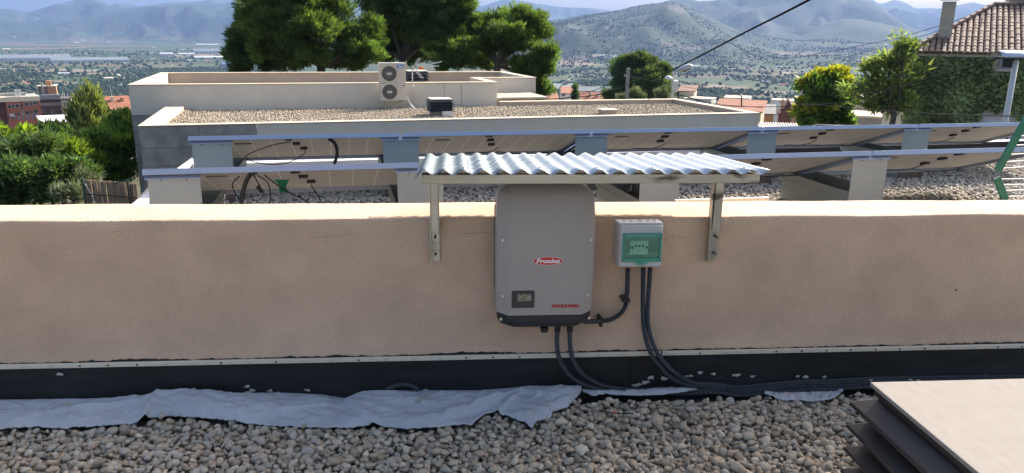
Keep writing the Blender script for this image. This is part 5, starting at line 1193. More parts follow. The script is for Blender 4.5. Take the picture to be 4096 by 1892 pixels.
# yellow-green tree and tall green tree on the right
tree('plane_tree', 'round tree with autumn yellow leaf tips, right of the gravel roof', 'tree', gnd(3310, 40), onr(3310, 470, 40),
     [PXL(*a) for a in ((3270, 345, 45, 40, 40, 0), (3320, 330, 45, 40, 40, .3), (3300, 400, 75, 55, 40, -.3), (3350, 420, 48, 60, 40, 0), (3290, 470, 70, 45, 40, 0), (3225, 450, 38, 38, 40, .2), (3340, 485, 60, 30, 40, 0))],
     leaf_green, bark_grey, .2, 7, .21, 48, .34, pflat=.9, up=.1, width=.75, gap=.25, stretch=1.5, fill=.15,
     extra=[([PXL(*a) for a in ((3290, 305, 40, 22, 40, .2), (3330, 292, 36, 16, 40, .4), (3370, 330, 24, 40, 40, .3), (3245, 322, 34, 20, 40, 0), (3385, 360, 20, 22, 40, .2), (3222, 412, 26, 18, 40, 0), (3245, 430, 20, 12, 40, -.6), (3198, 440, 14, 12, 40, 0), (3330, 432, 16, 8, 40, -.9))], leaf_yellow, .2, 36, .28)])
tree('ash_tree', 'tall loose green tree standing beside the ivy-covered house', 'tree', gnd(3575, 35), onr(3578, 450, 35),
     [PXL(*a) for a in ((3605, 185, 34, 26, 35, 0), (3590, 145, 16, 22, 35, 0), (3640, 180, 14, 14, 35, 0), (3612, 225, 28, 30, 35, 0), (3560, 245, 60, 24, 35, 0), (3500, 270, 45, 26, 35, 0), (3460, 275, 24, 12, 35, 0), (3600, 280, 56, 32, 35, .3), (3500, 330, 55, 36, 35, 0), (3590, 345, 62, 40, 35, 0), (3440, 345, 55, 20, 35, 0), (3410, 365, 34, 18, 35, 0), (3520, 395, 60, 32, 35, 0), (3460, 420, 42, 14, 35, 0), (3620, 410, 50, 36, 35, 0), (3560, 430, 70, 20, 35, .4), (3640, 290, 34, 60, 35, .8))],
     leafmat('leaf_ash', [(.10, .15, .060), (.14, .195, .075), (.18, .235, .09), (.24, .27, .10)], (1.8, 1.9, .8), .42), bark_grey, 0.16, 8, .19, 22, .27, pflat=.5, up=.25, width=.5, gap=.3, stretch=1.6, fill=.05)
# left wood
tree('pine_tree', 'dark pine leaning over the left garden, in front of the brick building', 'tree', gnd(-20, 24), onr(60, 700, 24),
     [PXL(*a) for a in ((165, 560, 58, 22, 24, 0), (95, 590, 58, 34, 24, 0), (190, 592, 42, 34, 24, 0), (125, 620, 80, 40, 24, .4), (60, 620, 50, 50, 24, .6))], pine_dark, bark_pine, .17, 9, .13, 110, .19, gap=.28, stretch=1.5)
tree('broadleaf_tree', 'light green tree in the left corner below the brick building', 'tree', gnd(30, 31), onr(30, 640, 31),
     [PXL(*a) for a in ((20, 590, 60, 26, 31, 0), (95, 552, 44, 12, 31, 0), (30, 590, 70, 50, 31, -.5), (-20, 660, 60, 60, 31, -1.5), (5, 745, 50, 50, 31, -3))], leaf_green, bark_grey, .15, 10, .16, 75, .22, gap=.25, stretch=1.5, pflat=.8, width=.55, extra=[([PXL(-16, 520, 8, 20, 31), PXL(15, 556, 28, 12, 31, -.5), PXL(112, 535, 20, 6, 31)], leaf_bright, .2, 80, .26)])
tree('broadleaf_tree', 'bright yellow-green tree between the dark pine and the poplar', 'tree', gnd(272, 27), onr(272, 680, 27),
     [PXL(*a) for a in ((268, 572, 30, 24, 27, 0), (290, 600, 42, 36, 27, 0), (250, 600, 36, 34, 27, .4), (285, 675, 50, 30, 27, .2))], leaf_bright, bark_grey, .1, 11, .14, 120, .22, width=.35, up=.8)
tree('broadleaf_tree', 'dense green tree touching the grey clad corner of the neighbour house', 'tree', gnd(470, 29), onr(470, 690, 29),
     [PXL(*a) for a in ((385, 550, 38, 24, 29, 0), (400, 590, 42, 30, 29, .4), (470, 540, 45, 38, 29, 1.), (500, 600, 50, 45, 29, .5), (440, 670, 60, 40, 29, 0), (500, 680, 50, 50, 29, 0), (380, 650, 40, 30, 29, 0), (430, 710, 70, 30, 29, 0), (515, 545, 26, 50, 29, 1))], leaf_green, bark_grey, .14, 12, .14, 85, .22, width=.45, up=.6, gap=.25, stretch=1.6, extra=[([PXL(372, 570, 26, 14, 29, -.3), PXL(500, 560, 30, 20, 29, -.3), PXL(380, 640, 22, 18, 29, -.8)], leaf_bright, .14, 110, .2)])
tree('poplar_tree', 'tall silvery green poplar rising beside the brown apartment block', 'tree', gnd(370, 47), onr(372, 630, 47),
     [PXL(*a) for a in ((338, 405, 15, 38, 47, 0), (362, 392, 14, 36, 47, .4), (388, 415, 15, 40, 47, 0), (318, 445, 15, 42, 47, 0), (345, 460, 18, 50, 47, -.4), (372, 455, 18, 55, 47, 0), (402, 460, 15, 48, 47, .3), (300, 490, 14, 36, 47, 0), (325, 510, 20, 46, 47, -.3), (360, 520, 24, 50, 47, 0), (395, 520, 20, 50, 47, 0), (425, 510, 14, 46, 47, .4), (345, 565, 34, 34, 47, 0), (390, 575, 34, 34, 47, 0), (285, 530, 12, 24, 47, 0), (440, 560, 16, 30, 47, 0))], leaf_poplar, bark_grey, .22, 13, .2, 60, .26, width=.4, up=1.5, pflat=1.3, limb_r=.3, gap=.2, stretch=1.6)
tree('broadleaf_tree', 'green tree behind the poplar near the small red roof', 'tree', gnd(478, 44), onr(478, 560, 44), [PXL(465, 490, 46, 34, 44), PXL(500, 470, 30, 30, 44), PXL(505, 520, 36, 40, 44), PXL(420, 540, 44, 26, 44)], leaf_green, bark_grey, .15, 14, .2, 70, .34, width=.5)
tree('broadleaf_tree', 'dark tree below the blue-grey flat roof on the left', 'tree', gnd(235, 37), onr(235, 580, 37), [PXL(215, 520, 50, 22, 37), PXL(260, 545, 44, 28, 37), PXL(320, 555, 34, 20, 37)], leaf_dark, bark_grey, .15, 15, .2, 70, .3, width=.5)
for i, (lb, m_, lab) in enumerate((([(60, 690, 80, 50), (130, 720, 80, 50), (30, 780, 60, 40)], leaf_dark, 'dark shrubbery in the bottom left corner of the garden'), ([(210, 680, 70, 40), (250, 720, 70, 40), (160, 770, 90, 35)], leaf_dark, 'dark shrubbery in the middle of the left garden'),
                             ([(300, 720, 50, 34), (330, 660, 44, 26), (350, 700, 40, 30)], leaf_dark, 'dark bushes left of the reed fence'))):
    tree('shrub', lab, 'shrub', gnd(lb[0][0], 19), onr(lb[0][0], 790, 19), [PXL(*a, 19) for a in lb], m_, bark_grey, .06, 40 + i, .11, 190, .2, width=.5, group='dark shrubs in the left garden')
tree('shrub', 'silvery oleander shrub left of the reed fence', 'shrub', gnd(290, 16), onr(290, 800, 16), [PXL(295, 765, 22, 26, 16), PXL(236, 770, 24, 22, 16), PXL(310, 790, 20, 20, 16)], leaf_olive, bark_grey, .03, 44, .10, 240, .12, width=.28, up=1.2)
tree('shrub', 'pale shrub behind the reed fence top', 'shrub', gnd(380, 18), onr(380, 730, 18), [PXL(385, 712, 24, 14, 18), PXL(330, 705, 20, 22, 18)], leaf_olive, bark_grey, .03, 45, .10, 200, .12, width=.3, up=1.2)
# reed fence
def reed():
    t = thing('reed_fence', 'brown reed screen fence between garden and neighbour house', 'fence', onr(430, 810, 14.5)); rg = random.Random(4); mb = MB()
    A = onr(334, 722, 14.5); B_ = onr(545, 737, 14.2); base = onr(334, 840, 14.5)[2] - .3
    n = 230
    for i in range(n):
        f_ = i / n; p = A + (B_ - A) * f_; x, y = p[0] + rg.uniform(-.006, .006), p[1] + rg.uniform(-.012, .012); zt = p[2] + rg.uniform(-.03, .03)
        mb.bar((x, y, base), (x + rg.uniform(-.02, .02), y, zt), .009, .006, (0, 1, 0))
    o = build(mb, 'reed_stems', reed_mat, t); o['kind'] = 'stuff'
    for f_ in (0., .86): p = A + (B_ - A) * f_; build(MB().tube([(p[0], p[1] - .03, base), (p[0], p[1] - .03, p[2] + .05)], .022, 8), 'post', mat('post_green', (.05, .09, .06), .6) if f_ == 0 else bark_grey, t)
    build(MB().tube([onr(340, 735, 14.4), onr(385, 815, 14.4)], .012, 6), 'brace_wire', lamp_grey, t)
    q0 = onr(336, 775, 14.42); q1 = onr(545, 790, 14.1); build(MB().tube([q0, q1], .012, 5), 'rail', bark_grey, t)
    build(MB().tube([onr(455, 735, 14.2), onr(545, 712, 14.0)], .014, 6), 'green_hose', mat('post_green', (0, 0, 0)), t)
reed()

# ================================================================== BUILDINGS around
def hbox(t, fr, x0, x1, y0, y1, z0, z1, name, m): mb = MB(); mb.fbox(fr, x0, x1, y0, y1, z0, z1); return build(mb, name, m, t)
def window(t, fr, x0, x1, y, z0, z1, sill=True, m=win_dark):
    w = hbox(t, fr, x0, x1, y - .05, y + .05, z0, z1, 'window', m)
    mb = MB(); e = .06
    for b in ((x0 - e, x0 + e, y - .10, y - .052, z0 - e, z1 + e), (x1 - e, x1 + e, y - .10, y - .052, z0 - e, z1 + e), (x0 + e + .001, x1 - e - .001, y - .10, y - .052, z1 - e, z1 + e), (x0 + e + .001, x1 - e - .001, y - .10, y - .052, z0 - e, z0 + e)): mb.fbox(fr, *b)
    if x1 - x0 > 1: mb.fbox(fr, (x0 + x1) / 2 - .03, (x0 + x1) / 2 + .03, y - .09, y - .051, z0 + e + .001, z1 - e - .001)
    build(mb, 'frame', win_frame, w); return w
def frpx(u, v, D, ang): p = onr(u, v, D); return frame((p[0], p[1], p[2]), math.radians(ang)), p
def wpx(u, v, P, ang):                             # pixel on the vertical plane through P turned by ang -> local x, z
    a = math.radians(ang); n_ = np.array([-math.sin(a), math.cos(a), 0]); d = ray(u, v); Q = CAM + d * ((n_ @ (P - CAM)) / (n_ @ d)); q = Q - P; return q[0] * math.cos(a) + q[1] * math.sin(a), q[2]
def brick_block():
    ang = 34.; fr, P = frpx(22, 408, 260, ang); t = thing('brick_apartment_block', 'red brick apartment block with pale roof edge at the left border', 'apartment building', (P[0] + 2, P[1] + 4, P[2] - 24))
    w = wpx(158, 392, P, ang)[0]
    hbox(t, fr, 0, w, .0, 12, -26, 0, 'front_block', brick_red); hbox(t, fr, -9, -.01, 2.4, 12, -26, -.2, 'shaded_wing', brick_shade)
    hbox(t, fr, -9.1, w + .1, -.12, 12, .002, 1.3, 'roof_parapet', cream); hbox(t, fr, .6, w - .4, 1, 11, 1.302, 1.35, 'roof_deck', mat('deck_grey', (.3, .3, .28), .9))
    hbox(t, fr, -7, 5.5, 4, 6, 1.36, 2.1, 'roof_box', mat('deck_grey', (.3, .3, .28)))
    for u in (68, 81): x = wpx(u, 380, P, ang)[0]; hbox(t, fr, x - .35, x + .35, 1, 1.7, 1.36, 3.2, 'roof_chimney', house_white)
    hbox(t, fr, -2.5, -1.2, 3, 4, 1.36, 3.2, 'roof_chimney', house_white)
    def rect(u0, u1, v0, v1): a = wpx(u0, (v0 + v1) / 2, P, ang)[0]; b = wpx(u1, (v0 + v1) / 2, P, ang)[0]; c = wpx((u0 + u1) / 2, v1, P, ang)[1]; d = wpx((u0 + u1) / 2, v0, P, ang)[1]; return a, b, c, d
    for (u0, u1, v0, v1) in ((31, 45, 421, 433), (47, 59, 419, 431), (61, 76, 417, 430), (101, 114, 411, 424), (118, 128, 408, 422), (131, 150, 406, 419)):
        a, b, c, d = rect(u0, u1, v0, v1); window(t, fr, a, b, -.02, c, d)
    for (u0, u1, v0, v1) in ((85, 94, 413, 478), (37, 45, 455, 480), (56, 64, 451, 478), (70, 81, 449, 478), (104, 119, 444, 478), (125, 133, 440, 478), (137, 154, 437, 475)):
        a, b, c, d = rect(u0, u1, v0, v1); w_ = hbox(t, fr, a, b, -.012, .5, c, d, 'balcony_bay', mat('bay_grey', (.16, .16, .16), .8))
        hbox(w_, fr, a + .1, b - .1, -.03, -.013, d - (d - c) * .35, d - .15, 'pane', win_dark); hbox(w_, fr, a, b, -.10, -.014, c + (d - c) * .32, c + (d - c) * .40, 'balcony_rail', win_frame)
    a, b, c, d = rect(37, 58, 455, 468); build(MB().prism([fr(a, -.04, d), fr(b, -.04, d), fr(b, -1.0, c + .2), fr(a, -1.0, c + .2)], (0, 0, .05)), 'awning', win_frame, t)
brick_block()
def brown_block():
    ang = 24.; fr, P = frpx(158, 402, 300, ang); t = thing('brown_apartment_block', 'dark brown apartment block with tilted solar collectors on its roof', 'apartment building', (P[0] + 4, P[1] + 4, P[2] - 26))
    w = wpx(243, 398, P, ang)[0]; w2 = wpx(283, 398, P, ang)[0]
    hbox(t, fr, -2, w, 0, 12, -30, 0, 'dark_front', brown_wall); hbox(t, fr, w + .01, w2, -.4, 12, -30, -.2, 'cream_front', cream)
    hbox(t, fr, -2.05, w2 + .1, -.6, 12.1, .002, .35, 'roof_edge', mat('roof_dark', (.06, .05, .05), .8))
    hbox(t, fr, -1.9, w - .05, -.08, -.002, wpx(200, 423, P, ang)[1], wpx(200, 410, P, ang)[1], 'balcony_band', mat('balcony_mauve', (.26, .20, .19), .8))
    for (u0, u1, v0, v1) in ((203, 214, 438, 452), (168, 176, 438, 450), (207, 222, 468, 480), (168, 176, 465, 480)):
        a = wpx(u0, v0, P, ang)[0]; b = wpx(u1, v0, P, ang)[0]; window(t, fr, a, b, -.02, wpx(u0, v1, P, ang)[1], wpx(u0, v0, P, ang)[1])
    for k in range(3):
        z = wpx(260, 410 + k * 24, P, ang)[1]; hbox(t, fr, w - .6, w2 + .2, -1.2, -.41, z - .15, z + .15, 'balcony_slab', win_frame)
        for (fa, fb) in ((.30, .40), (.62, .74)): hbox(t, fr, w + (w2 - w) * fa, w + (w2 - w) * fb, -.45, -.405, z - 1.6, z - .2, 'window', win_dark)
    for k in range(7):
        x = -1.2 + (w + 1) * k / 7; c = build(MB().prism([fr(x, 0, .5), fr(x + 1.1, 0, .5), fr(x + 1.1, 1.5, 1.5), fr(x, 1.5, 1.5)], (0, 0, .08)), 'solar_collector', mat('collector', (.05, .05, .07), .3), t)
        build(MB().tube([fr(x, 1.5, 1.55), fr(x + 1.1, 1.5, 1.55)], .22, 8), 'water_tank', lamp_grey, c)
    a = wpx(150, 370, P, ang)[0]; b = wpx(190, 370, P, ang)[0]; c = wpx(225, 370, P, ang)[0]
    hbox(t, fr, a, b, 5, 10, .36, 4.2, 'penthouse_shaded', mat('penthouse_painted_shade', (.20, .15, .13), .9)); hbox(t, fr, b + .01, c, 5, 10, .36, 4.2, 'penthouse', ochre)  # left part's shade is painted in by a darker wall colour
    hbox(t, fr, b - .5, b + 1.2, 6, 8, 4.21, 6., 'chimney', ochre); hbox(t, fr, a - .2, c + .2, 4.8, 10.2, 4.202, 4.4, 'penthouse_roof', cream)
    for u in (166, 171): x = wpx(u, 370, P, ang)[0]; build(MB().tube([fr(x, 4.6, .4), fr(x, 4.6, 5.6)], .14, 6), 'flue', lamp_grey, t)
    for u in (258, 250, 270): x = wpx(u, 390, P, ang)[0]; build(MB().tube([fr(x, 1, .3), fr(x, 1, 2.2)], .07, 5), 'roof_mast', lamp_white, t)
brown_block()
def small_house(label, u0, u1, vt, vb, D, m, ang=0, depth=6., roof=None, rm=terracotta, wins=(), rise=1.2, extra=None, cat='house', name='house', over=.3, floor=14.):
    _q = onr(u0, vt, D); ang = ang - math.degrees(math.atan2(_q[0], _q[1])); depth = min(depth, 12)
    fr, P = frpx(u0, vt, D, ang); t = thing(name, label, cat, (P[0], P[1], P[2] - floor))
    w = abs(wpx(u1, vt, P, ang)[0]); zb = -floor
    hbox(t, fr, 0, w, 0, depth, zb, 0, 'walls', m)
    if roof == 'flat': hbox(t, fr, -.1, w + .1, -.1, depth + .1, .002, .18, 'roof_edge', coping_mat)
    elif roof == 'lean': build(MB().prism([fr(-over, -over, .01), fr(w + over, -over, .01), fr(w + over, depth + over, rise), fr(-over, depth + over, rise)], (0, 0, .16)), 'roof', rm, t)
    elif roof == 'gable':
        a = [fr(-over, -over, 0), fr(-over, depth / 2, rise), fr(-over, depth + over, 0)]; b = [fr(w + over, -over, 0), fr(w + over, depth / 2, rise), fr(w + over, depth + over, 0)]
        build(MB().add([*a, *b, *[(q[0], q[1], q[2] - .15) for q in a + b]], [(0, 3, 4, 1), (1, 4, 5, 2), (0, 1, 7, 6), (1, 2, 8, 7), (3, 9, 10, 4), (4, 10, 11, 5), (0, 6, 9, 3), (2, 5, 11, 8)]), 'roof', rm, t)
        build(MB().add([fr(.01, .01, .001), fr(.01, depth - .01, .001), fr(.01, depth / 2, rise - .2)], [(0, 1, 2)]), 'gable_wall', m, t); build(MB().add([fr(w - .01, .01, .001), fr(w - .01, depth - .01, .001), fr(w - .01, depth / 2, rise - .2)], [(0, 1, 2)]), 'gable_wall', m, t)
    elif roof == 'side':                           # gable faces the camera
        a = [fr(-over, -over, 0), fr(w / 2, -over, rise), fr(w + over, -over, 0)]; b = [fr(-over, depth, 0), fr(w / 2, depth, rise), fr(w + over, depth, 0)]
        build(MB().add([*a, *b, *[(q[0], q[1], q[2] - .15) for q in a + b]], [(0, 1, 4, 3), (1, 2, 5, 4), (0, 6, 7, 1), (1, 7, 8, 2), (0, 3, 9, 6), (2, 8, 11, 5)]), 'roof', rm, t)
        build(MB().add([fr(.01, .01, .001), fr(w - .01, .01, .001), fr(w / 2, .01, rise - .2)], [(0, 1, 2)]), 'gable_wall', m, t)
    for (a, b, c, d) in wins: window(t, fr, wpx(a, vt, P, ang)[0], wpx(b, vt, P, ang)[0], -.02, wpx(a, d, P, ang)[1], wpx(a, c, P, ang)[1])
    if extra: extra(t, fr, P, w)
    return t
small_house('small red-roofed house left of the clad corner, behind the poplar', 415, 530, 440, 455, 190, cream, 8, 9, 'gable', terracotta, (), 2.6, lambda t, fr, P, w: (hbox(t, fr, w * .35, w * .45, 2.4, 3.2, .5, 2.6, 'chimney', cream), hbox(t, fr, w * .7, w * .8, 2.4, 3.2, .5, 2.4, 'chimney', ochre), build(MB().tube([fr(w * .4, 2.6, 2.4), fr(w * .38, 2.6, 5.)], .05, 5), 'mast', lamp_grey, t)))
fr, P = frpx(168, 496, 120, 30); t = thing('flat_grey_roof', 'long blue-grey flat roof below the brown apartment block', 'building', (P[0], P[1], P[2] - 6)); w = wpx(290, 470, P, 30)[0]
hbox(t, fr, 0, w + 3, 0, 10, -8, 0, 'walls', mat('wall_bluegrey', (.30, .36, .40), .8)); hbox(t, fr, -.1, w + 3.1, -.1, 10, .002, .18, 'roof_edge', house_white)
p = onr(307, 538, 52); mb = MB(); mb.box(p[0] - .42, p[0] + .42, p[1], p[1] + 1.6, p[2] - 2.2, p[2] + .2); build(mb, 'garden_shed', mat('white_sheet', (.85, .85, .85), .6), bevel=.05, label='small bright white shed roof glimpsed among the left trees', cat='shed')
# right-hand town
small_house('pink-roofed white house by the left street lamp', 2243, 2300, 374, 402, 253, house_white, 2, 7, 'lean', terracotta, ((2249, 2260, 376, 383),), 1.6)
small_house('low red-roofed house at the end of the white upper wall', 2172, 2236, 402, 410, 237, ochre, 6, 8, 'lean', terracotta, (), 1.9)
small_house('wide red-roofed house left of the round pine', 2325, 2435, 400, 410, 237, house_white, 5, 9, 'gable', terracotta, (), 2.2, lambda t, fr, P, w: (hbox(t, fr, w * .28, w * .36, 1.5, 2.3, .3, 2.8, 'chimney', cream), hbox(t, fr, w * .6, w * .66, 2, 2.7, .3, 2.4, 'chimney', house_white)))
small_house('grey-blue industrial shed behind the pink-roofed house', 2205, 2300, 356, 372, 462, grey_roof, 4, 26, 'lean', grey_roof, (), 2.4, cat='shed', name='industrial_shed')
small_house('pale industrial shed left of the round pine', 2302, 2400, 363, 375, 418, shed_white, 2, 18, 'gable', grey_roof, (), 2., cat='shed', name='industrial_shed')
small_house('white tower-like house behind the street lamp pole', 2668, 2714, 324, 400, 184, house_white, 3, 5, None, terracotta, ((2682, 2687, 352, 364),), 1, lambda t, fr, P, w: [hbox(t, fr, w * k / 6, w * k / 6 + .14, -.03, -.001, -.8 + .05 * k, .12 + .05 * (k % 2), 'roof_slat', house_white) for k in range(6)])
small_house('cream house with brown lean-to roof right of the street lamp', 2716, 2778, 366, 398, 176, cream, -6, 6, 'lean', mat('roof_brown', (.20, .11, .09), .9), (), 1.)
small_house('low pinkish house with small window behind the wires', 2735, 2845, 394, 412, 171, house_white, -14, 5, 'flat', terracotta, ((2788, 2794, 402, 408),))
small_house('white box house with one dark window and a lamp post in front', 2896, 3000, 392, 424, 193, house_white, -4, 8, 'flat', coping_mat, ((2944, 2952, 401, 411),))
small_house('long red-tiled roof beyond the right parapet corner', 2860, 3045, 442, 450, 123, cream, -9, 5, 'lean', terracotta, (), 1.3, lambda t, fr, P, w: [hbox(t, fr, w - 1.6 + k * 1.2, w - 1.45 + k * 1.2, -.1, .05, -2.6, -.02, 'pergola_post', mat('rust_steel', (.13, .05, .035), .7)) for k in range(2)])
small_house('dark slate roofed house between pergola and red gable', 3050, 3095, 458, 478, 136, ochre, 0, 5, 'lean', mat('slate', (.045, .05, .06), .6), (), 1.2)
small_house('dark red gabled house left of the yellow-green tree', 3112, 3186, 462, 490, 132, mat('dark_red_wall', (.14, .06, .05), .9), 0, 7, 'side', mat('roof_maroon', (.17, .08, .065), .9), (), 2.6, lambda t, fr, P, w: (hbox(t, fr, w * .12, w * .24, .5, 1.2, .2, 2.6, 'chimney', ochre),))
small_house('orange rendered wall house under the yellow leaves', 3180, 3262, 450, 500, 91, ochre, 4, 5, 'flat', terracotta)
small_house('tall grey-pink house behind the yellow-green tree', 3203, 3262, 327, 400, 202, mat('house_greypink', (.36, .32, .33), .9, col2=(.42, .38, .39), nscale=1), 0, 8, None, terracotta, ((3226, 3231, 372, 382),))
small_house('low brown-roofed house joined to the tall grey-pink house', 3178, 3240, 394, 410, 189, house_white, 0, 6, 'flat', terracotta)
small_house('pale grey small houses row above the dark roof', 3085, 3172, 402, 416, 220, house_white, -3, 6, 'flat', terracotta, ((3120, 3125, 406, 411),))
small_house('bluish white box house between the two right trees', 3366, 3408, 395, 450, 87, mat('house_bluewhite', (.55, .60, .66), .8), 10, 3, 'flat')
small_house('cream house wall behind the branches between the right trees', 3410, 3480, 396, 470, 98, cream, -6, 5, 'flat')
small_house('low stone-coloured terrace with grey canopy under the right trees', 3372, 3532, 466, 500, 76, mat('terrace_stone', (.30, .27, .24), .9, col2=(.22, .2, .18), nscale=2), -3, 5, 'flat', terracotta)
small_house('cream garden wall left of the ivy house', 3530, 3650, 452, 505, 64, cream, 0, .4, 'flat', cat='wall', name='garden_wall')
# white sunlit tile roof and dark ridge just beyond the panels
def pale_roof():
    t = thing('pale_tiled_roof', 'strip of sunlit white roof tiles right of the gravel roof', 'roof', onr(3180, 510, 70)); fr, P = frpx(3050, 512, 68, -15.)
    hbox(t, fr, -1.5, 7.5, .3, 3.2, -9, -.12, 'walls', cream)
    n = 34
    for i in range(n):
        for j in range(5):
            x = -.4 + i * .21; y = .2 + j * .34; z = -.05 + j * .06
            if x > 6.4 - j * .2: continue
            a = np.array(fr(x, y, z)); b = np.array(fr(x, y + .38, z + .075)); build_shared_tile(t, a, b)
    t2 = thing('dark_ridge', 'long dark tiled ridge below the right trees, just above the rear panels', 'roof', onr(3500, 510, 30)); fr, P = frpx(3330, 505, 30, -16.)
    w = wpx(3670, 499, P, -16.)[0]; mb = MB()
    hbox(t2, fr, -.6, w + 3, .1, .5, -3, -.04, 'walls', brown_wall)
    k = 0; x = -.6
    while x < w + 2: mb = MB(); mb.tube([fr(x, 0, -.02), fr(x + .33, 0, .0)], [.085, .07], 8); build(mb, 'ridge_tile', mat('ridge_dark', (.07, .05, .045), .8), t2); x += .32
_tile = None
def build_shared_tile(t, a, b):
    global _tile
    if _tile is None:
        mb = MB(); m_ = 6; rows = []
        for (y, r) in ((0, .5), (1, .42)): rows.append([(r * math.cos(PI * k / m_), y, r * .75 * math.sin(PI * k / m_)) for k in range(m_ + 1)])
        mb.grid(rows); mb.add([(r_[0], -.001, r_[2]) for r_ in rows[0]], [tuple(range(m_ + 1))])
        _tile = bpy.data.meshes.new('tile'); _tile.from_pydata(mb.v, [], mb.f); _tile.update(); _tile.materials.append(tile_pale)
    o = bpy.data.objects.new('tile', _tile); COL.objects.link(o); o.parent = t
    a = Vector(a); b = Vector(b); y = (b - a); L_ = y.length; y.normalize(); x = Vector((y.y, -y.x, 0)).normalized(); z = x.cross(y)
    M = Matrix(((x.x * .17, y.x * L_, z.x * .17, a.x), (x.y * .17, y.y * L_, z.y * .17, a.y), (x.z * .17, y.z * L_, z.z * .17, a.z), (0, 0, 0, 1)))
    o.matrix_basis = W(t).inverted() @ M
pale_roof()

# ================================================================== IVY HOUSE
def ivy_house():
    D = 37.; ang = -33.
    P = onr(3652, 207, D); fr = frame((P[0], P[1], P[2]), math.radians(ang))
    t = thing('ivy_house', 'house with ivy-covered wall and brown tiled hip roof at the right edge', 'house', (P[0] + 3, P[1] + 3, P[2] - 8))
    L_, DP = 15., 10.0
    hbox(t, fr, .12, L_, 0, DP, -11, -.08, 'walls', house_white)
    hbox(t, fr, -.12, L_ + .2, -.22, .02, -.16, -.04, 'eave_board', cream)
    # hip roof: eave front from (-.15,-.3) to the right, left hip rising back right
    run = 4.6; Q_ = None
    d_ = ray(3975, 22); _n = np.array([-math.sin(math.radians(ang)), math.cos(math.radians(ang)), 0]); _P0 = np.array(fr(0, run - .35, 0)); _Q = CAM + d_ * ((_n @ (_P0 - CAM)) / (_n @ d_)) - P
    hx = _Q[0] * math.cos(math.radians(ang)) + _Q[1] * math.sin(math.radians(ang)); rise = _Q[2]; print('hip', hx, rise)
    A = np.array((-.15, -.35, 0)); slope = rise / run; ang2 = math.degrees(math.atan(slope))
    R0_ = 0
    mb = MB().add([fr(-.15, -.35, -.03), fr(L_, -.35, -.03), fr(L_, run - .35, rise - .03), fr(hx, run - .35, rise - .03), fr(-.15, DP + .3, -.03), fr(L_, DP + .3, -.03), fr(hx, DP - 3, rise - .03), fr(L_, DP - 3, rise - .03)], [(0, 1, 2, 3), (0, 3, 6, 4), (4, 6, 7, 5), (3, 2, 7, 6)])
    build(mb, 'roof_deck', mat('roof_deck_brown', (.12, .075, .055), .9), t)
    # barrel tiles, one mesh shared; courses up the slope
    m_ = 5; mb = MB(); rows = [[(r * math.cos(PI * k / m_), y, r * .8 * math.sin(PI * k / m_)) for k in range(m_ + 1)] for (y, r) in ((0, .5), (1, .40))]
    mb.grid(rows); mb.add([(q[0], -.001, q[2]) for q in rows[0]], [tuple(range(m_ + 1))])
    me = bpy.data.meshes.new('roof_tile'); me.from_pydata(mb.v, [], mb.f); me.update(); me.materials.append(tile_mat)
    iw = W(t).inverted(); cnt = 0; stuffV = []; stuffF = []; px, py = .215, .30
    sv = np.array(mb.v); Lsl = math.hypot(run, rise); rg = random.Random(2); todo = []
    for j in range(int(Lsl / py)):
        s = j * py; y = -.35 + s / Lsl * run; z = s / Lsl * rise; xl = -.15 + (hx + .15) * (s / Lsl)
        nx = int((L_ - xl) / px) + 1
        for i in range(nx):
            x = xl + .08 + i * px if False else (math.ceil((xl) / px) + i) * px + .05
            if x > 9.5: continue
            todo.append((x, y, z))
    cz = math.cos(math.radians(ang2)); szn = math.sin(math.radians(ang2))
    for q in todo:
        p = CAM - CAM + np.array(fr(q[0], q[1], q[2] + rg.uniform(-.008, .012))); ln = py * 1.22; jr = rg.uniform(-.02, .02)
        xv = Vector((math.cos(math.radians(ang) + jr), math.sin(math.radians(ang) + jr), 0)); yv = Vector((-xv.y * cz, xv.x * cz, szn)); zv = xv.cross(yv)
        M = Matrix(((xv.x * .19, yv.x * ln, zv.x * .19, p[0]), (xv.y * .19, yv.y * ln, zv.y * .19, p[1]), (xv.z * .19, yv.z * ln, zv.z * .19, p[2]), (0, 0, 0, 1)))
        uq, vq, dq = CX + FPX * ((p - CAM) @ RT) / ((p - CAM) @ FW), CY - FPX * ((p - CAM) @ UP) / ((p - CAM) @ FW), 0
        if cnt < 295 and 3600 < uq < 4105 and vq > -10:
            o = bpy.data.objects.new('roof_tile', me); COL.objects.link(o); o.parent = t; o.matrix_basis = iw @ M; cnt += 1
        else:
            Mn = np.array(M); stuffF.append(len(stuffV)); stuffV.append(sv @ Mn[:3, :3].T + Mn[:3, 3])
    vs = []; fs = []
    for V_ in stuffV: o_ = len(vs); vs += [tuple(q) for q in V_]; fs += [tuple(i + o_ for i in f) for f in mb.f]
    if vs: o = build(MB().add(vs, fs), 'more_roof_tiles', tile_stuff, t); o['kind'] = 'stuff'
    # hip capping tiles
    A = np.array(fr(-.15, -.35, .05)); B_ = np.array(fr(hx, run - .35, rise + .05)); n = 14
    for k in range(n):
        a = A + (B_ - A) * k / n; b = A + (B_ - A) * (k + 1.15) / n; build(MB().tube([a, b], [.12, .095], 8), 'hip_tile', tile_mat, t)
    A = B_; B2 = np.array(fr(L_, run - .35, rise + .05))
    for k in range(14):
        a = A + (B2 - A) * k / 14; b = A + (B2 - A) * (k + 1.1) / 14; build(MB().tube([a, b], [.12, .10], 8), 'ridge_tile', tile_mat, t)
